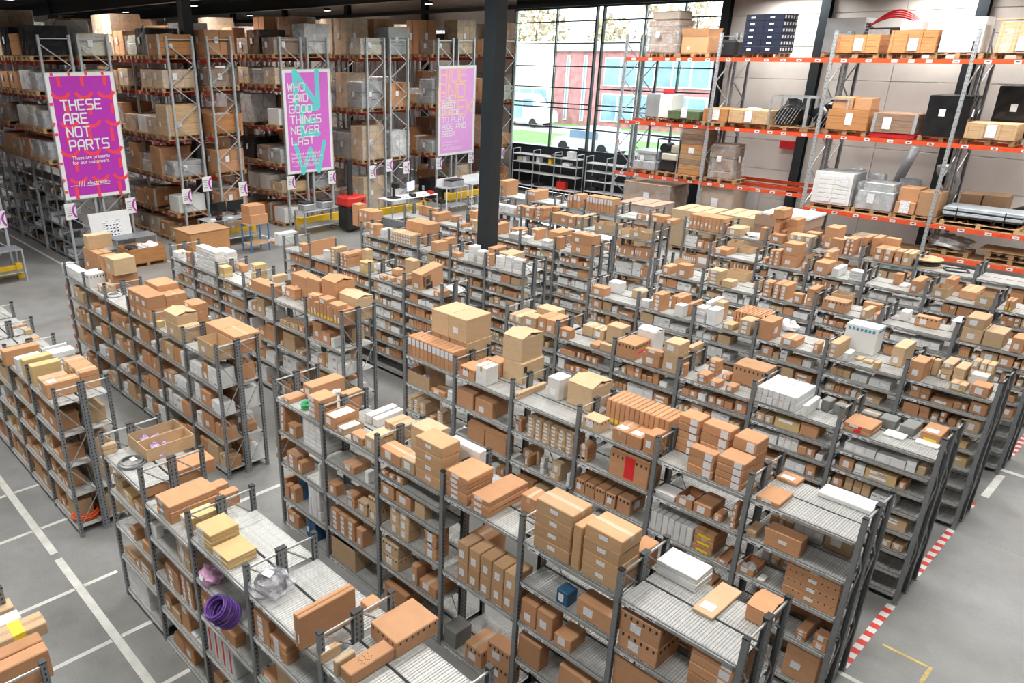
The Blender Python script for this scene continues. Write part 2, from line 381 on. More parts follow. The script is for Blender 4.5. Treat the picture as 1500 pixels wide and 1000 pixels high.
# painted floor lines and tape
def fline(x0, x1, y0, y1, mat=LINEW, z=.003): struct('floor_marking', MB().box(x0, x1, y0, y1, .0, z, mat))
fline(-9.35, -1.6, 1.96, 2.06); fline(-24, -9.5, 1.96, 2.06)
for x in (-5.3, -6.36, -7.37, -8.57, -10.24, -11.5): fline(x - .03, x + .03, .9, 1.95, z=.0025); fline(x - .03, x + .03, 2.07, 2.5, z=.0025)
fline(-9.0, -8.93, 3.2, 22, z=.0025)
for y in (4.0, 6.4, 8.8, 11.1): fline(-9.6, -8.05, y, y + .06, z=.003)
fline(-1.66, -.9, 7.68, 7.74); fline(-1.6, -1.5, 13.05, 14.0); fline(-1.6, 3, 14.15, 14.25)
for y in (7.66, 9.9, 11.75, 14.0): fline(-25, -44, y - .4, y - .32) if 0 else None
fline(-44, -22.8, 7.28, 7.36); fline(-44, -22.8, 9.98, 10.06); fline(-40, -22.5, 14.2, 14.28); fline(-40, -22.5, 18.2, 18.28)
fline(-1.45, -1.0, 8.5, 8.54, LINEY); fline(-.99, -.95, 8.2, 8.54, LINEY)
for x0, x1 in ((-1.2, 2.5),): fline(-1.4, 3.5, 11.73, 11.745, GALVD, .002)
tw, tr = MB().box(-.045, .045, 0, .1, 0, .004, TAPEW).mesh('tape'), MB().box(-.045, .045, 0, .1, 0, .004, TAPER).mesh('tape')
for y0, y1, which in ((7.83, 9.42, 'between the second and third row ends'), (10.2, 11.75, 'between the fourth and fifth row ends'), (12.55, 12.85, 'in a short hook past the fifth row'), (14.9, 16.2, 'behind the sixth row end')):
    r = empty('hazard_tape', (-1.62, y0, 0), 'red and white striped tape stuck to the floor ' + which, 'tape', 'hazard tape along the row ends'); r['kind'] = 'structure'
    for k in range(int((y1 - y0) / .1)): ob('tape_stripe', tr if k % 2 else tw, r, (0, k * .1, 0))

# ------------------------------------------------------------------ outdoors beyond the window
GZ = .8
struct('ground_outside', MB().box(-140, 80, YW + .3, 200, .2, GZ, LAWN), label='bright green lawn outside the window')
struct('road_outside', MB().box(-140, 60, 44.5, 49.5, GZ, GZ + .02, ROADM)); struct('car_park_outside', MB().box(-60, 20, 31.5, 38.6, GZ, GZ + .02, ROADM))
def building(name, x0, x1, y0, y1, h, label, wins, mat=BRICKM):
    r = empty(name, ((x0 + x1) / 2, y0, GZ), label, 'building'); W2, D = (x1 - x0) / 2, y1 - y0
    ob('wall', MB().box(-W2, W2, 0, D, 0, h, mat), r); ob('roof', MB().box(-W2 - .3, W2 + .3, -.3, D + .3, h, h + .35, WHITEP), r)
    for (a, c, z0, z1) in wins:
        f = ob('window', MB().box(a - W2, c - W2, -.1, 0, z0, z1, WHITEP), r); n = max(1, int((c - a) / 1.4))
        for k in range(n): ob('pane', MB().box(a - W2 + (c - a) * k / n + .08, a - W2 + (c - a) * (k + 1) / n - .08, -.13, -.1, z0 + .1, z1 - .1, BLUEGLASS), f)
    return r
building('office_building', -40.2, -15, 51, 62, 5.3, 'pinkish brick office with white roof edge and wide glazed wing', [(1.3, 1.6, 0.3, 5.0), (2.9, 3.2, .3, 5.0), (4.8, 23, .4, 2.4), (4.8, 23, 2.9, 4.9)])
building('white_hall', -72, -42, 54, 68, 5.7, 'plain white hall beside the brick office', [(18, 29, 1.6, 2.4)], WHITEP)
def car(x, y, rz, label, van=False):
    r = empty('van' if van else 'car', (x, y, GZ + .02), label, 'vehicle', None, rz); g = MB(); L, H = (5.4, 2.3) if van else (4.4, 1.45)
    prof = [(-L / 2, .35), (-L / 2, H * .9), (-L / 2 + .2, H), (L * .18, H), (L * .36, H * .55), (L * .47, H * .48), (L / 2, .7), (L / 2, .35)] if van else [(-2.2, .35), (-2.2, .85), (-1.7, .95), (-1.2, 1.42), (.5, 1.45), (1.2, .95), (2.0, .82), (2.2, .6), (2.2, .35)]
    n = len(prof); k = len(g.v); i = g.mi(CARW)
    for s in (-.86, .86): g.v += [(px, s * (1 if pz < H * .7 else .9), pz) for px, pz in prof]
    g.f.append(tuple(range(n))); g.f.append(tuple(range(n, 2 * n))[::-1]); g.m += [i, i]
    for a in range(n): g.f.append((a, (a + 1) % n, n + (a + 1) % n, n + a)); g.m.append(i)
    ob('body', g, r)
    wm = MB(); wm.tube([(0, -.12, 0), (0, .12, 0)], .33, BLACKM, 14); wmm = wm.mesh('wheel')
    for a in (-L * .31, L * .31):
        for s in (-.78, .78): ob('wheel', wmm, r, (a, s, .33))
    for s in (-.88, .88):
        if van: ob('side_print', MB().box(-L / 2 + .3, L * .1, s - .01, s + .01, .6, H * .8, VANPIC), r)
        ob('side_window', MB().box(*((L * .12, L * .3) if van else (-1.05, .9)), s - .0, s + .012, H * .62, H * .88, BLUEGLASS), r)
    for s in (-.6, .6): ob('tail_lamp', MB().box(-L / 2 - .02, -L / 2, s - .12, s + .12, .75, 1.0, REDM), r)
car(-40.0, 47.4, rad(0), 'white van with colourful side print parked across the lawn', True)
car(-26.1, 37.0, rad(176), 'white car with red tail lamps parked under the window')
for i in range(24):
    rn = random.Random(i); x = -110 + i * 5.2 + rn.uniform(-2, 2); y = 92 + rn.uniform(-4, 8); h = 9 + rn.uniform(0, 3)
    r = empty('bare_tree', (x, y, GZ), '%s bare autumn tree from the white hall in the hedge line' % ORD[i] if i < 29 else 'tall bare autumn tree at the far end, %s' % ORD[i - 28], 'tree', 'autumn trees behind the office')
    g = MB(); g.tube([(0, 0, 0), (.1, 0, h * .5), (0, .1, h * .8)], [.25, .16, .05], BARKM, 5); ob('trunk', g, r)
    f = MB()
    for k in range(420):
        a, q, z = rn.uniform(0, 6.28), rn.random() ** .5 * 2.8, h * (.1 + .9 * rn.random()); q *= 1 - abs(z / h - .6)
        c = Vector((q * cos(a), q * sin(a), z)); s = .55
        f.poly([c + Vector((rn.uniform(-s, s), rn.uniform(-s, s), rn.uniform(-s, s))) for _ in range(3)], LEAF)
    o = ob('foliage', f, r); o['kind'] = 'stuff'

# ------------------------------------------------------------------ shelving rows
HP = 2.28; LV = [.12, .62, 1.08, 1.54, 2.0]; DP = .372
RY = {1: 2.42, 2: 4.74, 3: 7.06, 4: 9.38, 5: 11.70, 6: 13.97, 7: 16.26, 8: 18.30}
GRID = {}
for i in range(1, 8): GRID['R%d' % i] = [-8.05 + 1.0735 * k for k in range(7)]
GRID['R8'] = [-9.83 + 1.06 * k for k in range(9)]
for i, n in ((1, 6), (2, 7), (3, 7), (4, 6), (5, 6)): GRID['L%d' % i] = [-9.65 - 1.065 * k for k in range(n)]
GRID['L6'] = [-9.6 - 1.05 * k for k in range(7)]; GRID['L7'] = [-9.5 - 1.03 * k for k in range(7)]; GRID['L8'] = [-10.87 - 1.06 * k for k in range(6)]
GRID['R0'] = [-8.05 + 1.0735 * k for k in range(5)]; RY[0] = .07
LEVEL_FIX = {('R1', 1): 1.87}
BAYLV = {('R2', 0): [.05, .45, 1.02, 1.52, 2.0], ('R2', 1): [.05, .52, 1.03, 1.52, 2.0], ('R2', 2): [.05, .55, 1.07, 1.51, 1.79, 2.0], ('R2', 3): [.05, 1.05, 2.0], ('R2', 4): [.05, .58, 1.05, 1.54, 2.0], ('R2', 5): [.05, .55, 1.0, 1.48, 2.0], ('R1', 1): [.05, .5, .98, 1.46, 1.87]}
FINE = [.12, .40, .68, .95, 1.22, 1.48, 1.74, 2.0]
for _r, _n in (('R4', 6), ('R5', 6), ('R6', 6), ('R7', 6), ('L4', 5), ('L5', 5), ('L6', 6)):
    for _b in range(_n): BAYLV[_r, _b] = FINE
for _b in (3, 4, 5): BAYLV['L3', _b] = FINE
def levels(row, b): return BAYLV.get((row, b), LV)
def post_mesh():
    g = MB(); g.box(-.024, .024, 0, .005, 0, HP - .012, STEEL); g.box(-.024, -.019, .005, .046, 0, HP - .012, STEEL); g.box(.019, .024, .005, .046, 0, HP - .012, STEEL)
    g.box(-.026, .026, -.002, .048, HP - .012, HP, STEELCAP); g.box(-.036, .036, -.006, .056, 0, .012, STEEL)
    z = .06
    while z < HP - .06:
        for s in (-1, 1): g.poly([(s * .0246, .016, z), (s * .0246, .030, z), (s * .0246, .030, z + .026), (s * .0246, .016, z + .026)], STEELCAP)
        z += .05
    return g.mesh('post')
POSTF = post_mesh()
def shelf_frame(w):
    g = MB(); g.box(.03, w - .03, .012, .03, -.055, -.004, STEEL); g.box(.03, w - .03, .030, .036, -.010, -.004, STEEL); g.box(.03, w - .03, DP - .03, DP - .012, -.055, -.004, STEEL)
    g.box(.03, w - .03, .006, .012, -.03, -.012, ROD)
    return g
def deck_profile(g, x0, x1, n):
    p = (x1 - x0) / n
    for k in range(n):
        a = x0 + k * p
        pts = [(a + .001, -.008), (a + .002, 0)]
        for f_ in (.18, .42, .66): pts += [(a + p * f_, 0), (a + p * (f_ + .05), -.005), (a + p * (f_ + .1), -.005), (a + p * (f_ + .15), 0)]
        pts += [(a + p - .002, 0), (a + p - .001, -.008)]
        for (xa, za), (xb, zb) in zip(pts, pts[1:]): g.poly([(xa, .018, za), (xb, .018, zb), (xb, DP - .014, zb), (xa, DP - .014, za)], DECK)
def lab_strip(w, seed):
    rn = random.Random(seed); g = MB(); g.box(.05, w - .05, .0, .006, -.046, -.014, ROD); x = .06
    for k in range(2):
        x = .05 + (0 if k == 0 else .18) + rn.uniform(0, .05); g.box(x, x + rn.uniform(.10, .16), -.002, .0, -.044, -.016, LABEL)
        g.box(x + .03, x + .09, -.003, -.002, -.036, -.026, PRINT)
    return g.mesh('label_strip')
_sc = {}
def shelf_meshes(w):
    k = round(w, 3)
    if k not in _sc:
        f = shelf_frame(w); full = shelf_frame(w); deck_profile(full, .03, w - .03, 10)
        pan = MB(); deck_profile(pan, 0, (w - .06) / 10, 1); pan2 = MB()
        _sc[k] = (f.mesh('shelf'), full.mesh('shelf'), pan.mesh('shelf_panel'), [lab_strip(w, s) for s in range(3)])
    return _sc[k]
def tie_mesh(end):
    g = MB(); g.tube([(0, .03, HP - .05), (0, DP - .03, HP - .05)], .011, ROD, 6); g.tube([(0, .05, HP - .06), (.0, DP - .06, HP - .3)], .008, ROD, 5)
    return g.mesh('tie_rod')
def brace_mesh():
    g = MB(); z = .15; up = True
    while z < HP - .35:
        y0, y1 = (.03, DP - .03) if up else (DP - .03, .03); g.tube([(0, y0, z), (0, y1, z + .46)], .0075, ROD, 5); z += .46; up = not up
    return g.mesh('end_brace')
TIE, BRACE = tie_mesh(0), brace_mesh()
bg = MB(); bg.tube([(.03, DP - .005, .15), (1.03, DP - .005, 1.95)], .006, ROD, 5); bg.tube([(1.03, DP - .002, .15), (.03, DP - .002, 1.95)], .006, ROD, 5); BACKX = bg.mesh('back_brace')
ROWTXT = {}
for r in GRID:
    ROWTXT[r] = '%s %s row' % (ORD[int(r[1])] if r != 'R0' else 'corner', 'tape-side' if r[0] == 'R' else 'banner-side')
VISB = {'R1': 5, 'R2': 5, 'R3': 5, 'R4': 5, 'R5': 4, 'R6': 4, 'R7': 3, 'R8': 4}
for row, gx in GRID.items():
    Y = RY[int(row[1])]; gx = sorted(gx); n = len(gx) - 1; single = False
    r = empty('shelving_unit', (gx[0], Y, 0), 'long grey steel double-sided shelving unit filled with cartons, the ' + ROWTXT[row], 'shelving', 'double-sided shelving rows')
    w = gx[1] - gx[0]; fr, full, pan, labs = shelf_meshes(w); ends = (0, n)
    for k in range(n + 1):
        x = k * w
        for h in (0, 1):
            y = h * DP
            ob('post', POSTF, r, (x, y, 0))
            p = ob('post', POSTF, r, (x, y + DP, 0), pi)
            ob('tie_rod', TIE, r, (x, y, 0))
            if k in ends: ob('end_brace', BRACE, r, (x, y, 0))
        if k < n and row[1] in '123' and k % 2 == 0: ob('back_brace', BACKX, r, (x, 0, 0))
    for k in range(n):
        for h in (0, 1):
            bl = levels(row, k if row[0] == 'R' else n - 1 - k)
            for li, z in enumerate(bl):
                near = row in ('R1', 'R2', 'R3') and li == len(bl) - 1
                loc = (k * w, h * 2 * DP, z) if h else (k * w, 0, z)
                s = ob('shelf', fr if near else full, r, loc, 0)
                if h: s.scale = (1, -1, 1)
                if near:
                    for q in range(10): ob('shelf_panel', pan, s, (.03 + q * (w - .06) / 10, 0, 0))
                if h == 0: ob('label_strip', labs[(k + li) % 3], s)

# ------------------------------------------------------------------ cartons
TINT = {'o': (.56, .298, .158), 'm': (.55, .345, .19), 't': (.58, .41, .25), 'y': (.66, .47, .23), 'w': (.76, .76, .75), 'g': (.20, .20, .185), 'b': (.03, .10, .20)}
CNAME = {'o': 'brown', 'm': 'light brown', 't': 'tan', 'y': 'yellowish', 'w': 'white', 'g': 'dark grey', 'b': 'blue'}
_cm = {}
def cached(key, fn):
    if key not in _cm: _cm[key] = fn()
    return _cm[key]
def q(v, s=.01): return round(v / s) * s
def carton_body(w, d, h, mat):
    def f():
        g = MB(); g.cbox(-w / 2, w / 2, 0, d, 0, h, mat, .007)
        return g.mesh('carton')
    return cached(('c', w, d, h, mat.name), f)
def seam_mesh(w, d, h, mat):
    def f():
        g = MB(); t = .001; a = min(.05, d * .2, w * .2) / 2; e = min(.07, h * .4)
        if d >= w: g.box(-a, a, -t, d + t, h, h + t, mat); g.box(-a, a, -t, 0, h - e, h, mat); g.box(-a, a, d, d + t, h - e, h, mat)
        else: g.box(-w / 2 - t, w / 2 + t, d / 2 - a, d / 2 + a, h, h + t, mat); g.box(w / 2, w / 2 + t, d / 2 - a, d / 2 + a, h - e, h, mat); g.box(-w / 2 - t, -w / 2, d / 2 - a, d / 2 + a, h - e, h, mat)
        return g.mesh('tape')
    return cached(('s', w, d, h, mat.name), f)
def label_mesh(w, h): return cached(('l', q(w, .005), q(h, .005)), lambda: MB().box(0, q(w, .005), -.002, 0, 0, q(h, .005), LABEL).mesh('label'))
def slab(w, d, h, mat, nm='sticker'): return cached(('sl', w, d, h, mat.name, nm), lambda: MB().box(0, w, 0, d, 0, h, mat).mesh(nm))
def vents_mesh(w, d, h):
    def f():
        g = MB(); s = min(.035, h * .16); nx, ny = max(3, int(w / .06)), max(3, int(d / .06))
        for k in range(nx):
            a = -w / 2 + w * (k + .6) / (nx + .4); g.box(a, a + s * .6, -.0015, 0, h * .72, h * .72 + s, PRINT)
        for k in range(ny):
            a = d * (k + .6) / (ny + .4); g.box(w / 2, w / 2 + .0015, a, a + s * .6, h * .72, h * .72 + s, PRINT)
        return g.mesh('printed_vents')
    return cached(('v', w, d, h), f)
def tray_mesh(w, d, h, mat):
    def f():
        g = MB(); t = .007; g.box(-w / 2, w / 2, 0, t, 0, h, mat); g.box(-w / 2, w / 2, d - t, d, 0, h, mat); g.box(-w / 2, -w / 2 + t, t, d - t, 0, h, mat); g.box(w / 2 - t, w / 2, t, d - t, 0, h, mat)
        g.box(-w / 2, w / 2, 0, d, 0, .006, mat); return g.mesh('tray')
    return cached(('t', w, d, h, mat.name), f)
def flap(w, d, mat): return cached(('f', w, d, mat.name), lambda: MB().box(0, w, 0, d, 0, .005, mat).mesh('flap'))
COUNT = {}
RNG = random.Random(11)
def carton(x0, x1, y0, y1, z0, z1, col, name, label, group, opts=(), lab=None, rz=None, tape=None):
    w, d, h = max(q(x1 - x0 - .004), .03), max(q(y1 - y0 - .004), .03), max(q(z1 - z0 - .001, .005), .012)
    mat = WHITEB if col == 'w' else (PAINTED if col in 'gb' else KRAFT); c = TINT[col]; j = RNG.uniform(.86, 1.10); hue = RNG.uniform(-.03, .03)
    c = (c[0] * j, c[1] * j * (1 + hue), c[2] * j * (1 + 2 * hue))
    jr = RNG.uniform(-1, 1)
    if rz is None: rz = rad(jr * (1.2 if w > .15 else 2.5)) if 'n' not in opts else rad(jr * .35)
    COUNT[name] = COUNT.get(name, 0) + 1
    cx = (x0 + x1) / 2
    if name == 'open_tray_carton': o = ob(name, tray_mesh(w, d, h, mat), None, (cx, y0, z0), rz, c)
    else: o = ob(name, carton_body(w, d, h, mat), None, (cx, y0, z0), rz, c)
    tag(o, label, 'box', group)
    if name == 'open_flap_carton':
        for s in (0, 1):
            fl = ob('flap', flap(w, q(d / 2 - .005), mat), o, (-w / 2, 0 if s == 0 else d, h + .003), 0, [v * (1.06 - .1 * s) for v in c]); fl.rotation_euler = (rad(16) if s == 0 else rad(-11), 0, 0)
            if s: fl.scale = (1, -1, 1)
        return o
    if lab is None and RNG.random() < .45 and w > .06: lab = 'f'
    if lab and name != 'grey_pad':
        lw, lh = min(.10, w * .42), min(.085, h * .6)
        if lab == 'f': ob('label', label_mesh(lw, lh), o, (-w * .32 + RNG.uniform(0, .1) * w, -.001, h * .18 + RNG.uniform(0, .15) * h))
        elif lab == 'l': ob('label', label_mesh(w * .5, h * .7), o, (-w * .46, -.001, h * .15))
        elif lab == 'r': ob('label', label_mesh(.085, h * .8), o, (w * .5 - .11, -.001, h * .1))
        elif lab == 'm': ob('label', label_mesh(.085, min(.04, h * .5)), o, (-.04, -.001, h * .42))
        elif lab == 'u': ob('label', label_mesh(w * .8, h * .34), o, (-w * .4, -.001, h * .58))
        elif lab == 's':
            l = ob('label', label_mesh(min(.11, d * .4), min(.1, h * .5)), o, (w / 2 + .001, d * .3, h * .3), pi / 2)
        elif lab == 'c':
            for k in range(max(2, int(h / .07))): ob('label', label_mesh(min(.075, w * .4), .05), o, (-w * .22, -.001, .012 + k * (h - .02) / max(2, int(h / .07))))
        elif lab == 't':
            l = ob('label', label_mesh(min(.13, w * .6), min(.1, d * .4)), o, (-w * .35, d * .12, h + .0015)); l.rotation_euler = (rad(-90), 0, 0)
    if name != 'open_tray_carton':
        if tape is None: tape = w > .17 and d > .17 and h > .07 and RNG.random() < .35
        if tape: ob('tape', seam_mesh(w, d, h, TAPE if (col != 'w' and RNG.random() < .4) else CLEARTAPE), o)
    for op in opts:
        if op == 'vent' or op == 'vents': ob('printed_vents', vents_mesh(w, d, h), o)
        elif op == 'yel': ob('sticker', slab(q(w * .6), .002, q(min(.05, h * .3)), YEL), o, (-w * .3, -.002, h * .1))
        elif op == 'red': ob('printed_lettering', slab(.002, q(d * .6), q(h * .16), REDS), o, (w / 2, d * .2, h * .32))
        elif op == 'redlab': ob('sticker', slab(q(w * .25), .002, q(h * .8), REDS), o, (-w * .1, -.002, h * .1))
        elif op == 'green': ob('sticker', slab(q(w), .002, q(h * .96), GREENS), o, (-w / 2, -.002, 0))
        elif op == 'mark': ob('printed_mark', slab(.002, q(d * .14), q(h * .3), PRINT), o, (w / 2, d * .06, h * .55))
        elif op == 'blue':
            for k in range(7): ob('printed_mark', slab(.035, .002, .045, BLUES), o, (-w * .42 + k * w * .125, -.002, h * .8))
            ob('printed_mark', slab(.002, q(d * .8), .03, BLUES), o, (w / 2, d * .1, h * .84))
        elif op == 'band': ob('sticker', slab(q(w + .004), .09, .002, YEL), o, (-w / 2 - .002, d * .72, h + .001)); ob('sticker', slab(.002, .09, q(h), YEL), o, (w / 2, d * .72, 0))
        elif op == 'hand':
            g = MB(); rn = random.Random(3)
            for ln in range(3):
                x = -w * .3
                while x < w * .25:
                    e = rn.uniform(.01, .02); g.bar((x, d * (.55 - ln * .1), h + .001), (x + e, d * (.55 - ln * .1) + rn.uniform(-.02, .02), h + .001), .003, .001, PRINT); x += e * 1.1
            ob('handwriting', g, o)
    return o
def noun(name): return {'cardboard_box': 'carton', 'slim_carton': 'upright slim carton', 'flat_carton': 'flat carton', 'white_carton': 'carton', 'open_tray_carton': 'open-top carton', 'open_flap_carton': 'carton with lifted flaps',
                        'grey_pad': 'padded slab', 'blue_carton': 'carton', 'small_carton': 'small carton', 'small_tan_carton': 'small carton', 'parts_carton': 'carton'}[name]
DETAIL = {'vent': 'with black vents', 'vents': 'with black vents', 'yel': 'with yellow sticker', 'red': 'with red lettering', 'redlab': 'with red label', 'green': 'with green end', 'blue': 'with blue marks', 'hand': 'with handwriting', 'mark': 'with black mark', 'tilt': 'tipped and torn'}
def bay_of(row, x):
    g = sorted(GRID[row], reverse=(row[0] == 'L')); w = abs(g[1] - g[0])
    return max(0, min(len(g) - 2, int((x - g[0]) / w if row[0] == 'R' else (g[0] - x) / w)))
def shelf_name(row, b, z):
    bl = levels(row, b); i = max([k for k in range(len(bl)) if bl[k] <= z + .02] or [0])
    return i, 'top' if i == len(bl) - 1 else 'bottom' if i == 0 else ORD[len(bl) - i]
POS = {}
def place(row, lv, kc, x0, x1, y0, y1, z0, z1, n=(1, 1), opts=(), lab=None, fill=None):
    kind, col = kc[0], kc[1]; nx, nz = n; b = bay_of(row, (x0 + x1) / 2); lv, sname = shelf_name(row, b, z0); key = (row, lv, b); POS[key] = POS.get(key, 0) + 1; seq = POS[key]
    dx, dz = (x1 - x0) / nx, (z1 - z0) / nz; res = []
    if kind == 'T': name = 'open_tray_carton'
    elif kind == 'F': name = 'open_flap_carton'
    elif col == 'w': name = 'white_carton'
    elif col == 'g': name = 'grey_pad'
    elif col == 'b': name = 'blue_carton'
    elif kind == 's': name = 'small_tan_carton' if col == 't' else 'small_carton'
    elif kind == 'p': name = 'parts_carton'
    elif nx >= 4 and nz == 1: name = 'slim_carton'
    elif dz < .1: name = 'flat_carton'
    else: name = 'cardboard_box'
    det = next((DETAIL[o] for o in opts if o in DETAIL), '')
    for i in range(nx):
        for k in range(nz):
            a = x0 + i * dx; zz = z0 + k * dz; jx = RNG.uniform(-.008, .008) if (nz > 1 or nx > 1) else 0
            if nx > 1 and nz == 1: jx = 0
            sz = 'large ' if dx * dz > .1 else ('' if name in ('small_carton', 'small_tan_carton', 'slim_carton', 'flat_carton') or dx * dz > .03 else 'smallish ')
            where = ''
            if nz > 1 and nx > 1: where = '%s up, column %s, ' % (ORD[k + 1], ORD[i + 1])
            elif nz > 1: where = '%s up its stack, ' % ORD[k + 1]
            elif nx > 1: where = '%s of its run, ' % ORD[i + 1]
            lb = '%s%s %s%s, %splace %s, %s shelf, %s bay, %s' % (sz, CNAME[col], noun(name), ' ' + det if det else '', where, ORD[min(seq, 28)], sname, ORD[b + 1], ROWTXT[row])
            wds = lb.replace(',', '').split()
            if len(wds) > 16: lb = lb.replace('%s%s ' % (sz, CNAME[col]), CNAME[col] + ' ').replace(' ' + det if det else '\0', '')
            if len(lb.replace(',', '').split()) > 16: lb = lb.replace('upright slim carton', 'slim carton').replace('open-top carton', 'tray').replace('carton with lifted flaps', 'flapped carton').replace('up its stack', 'up')
            res.append(carton(a + jx * .5, a + dx - .003 + jx * .5, y0 + (RNG.uniform(0, .006) if nz > 1 else 0), y1, zz, zz + dz, col, name, lb, 'cartons on the %s' % ROWTXT[row], tuple(opts) + (('n',) if nx > 1 else ()), lab if lab else ('' if kind in 'TF' else None)))
    return res
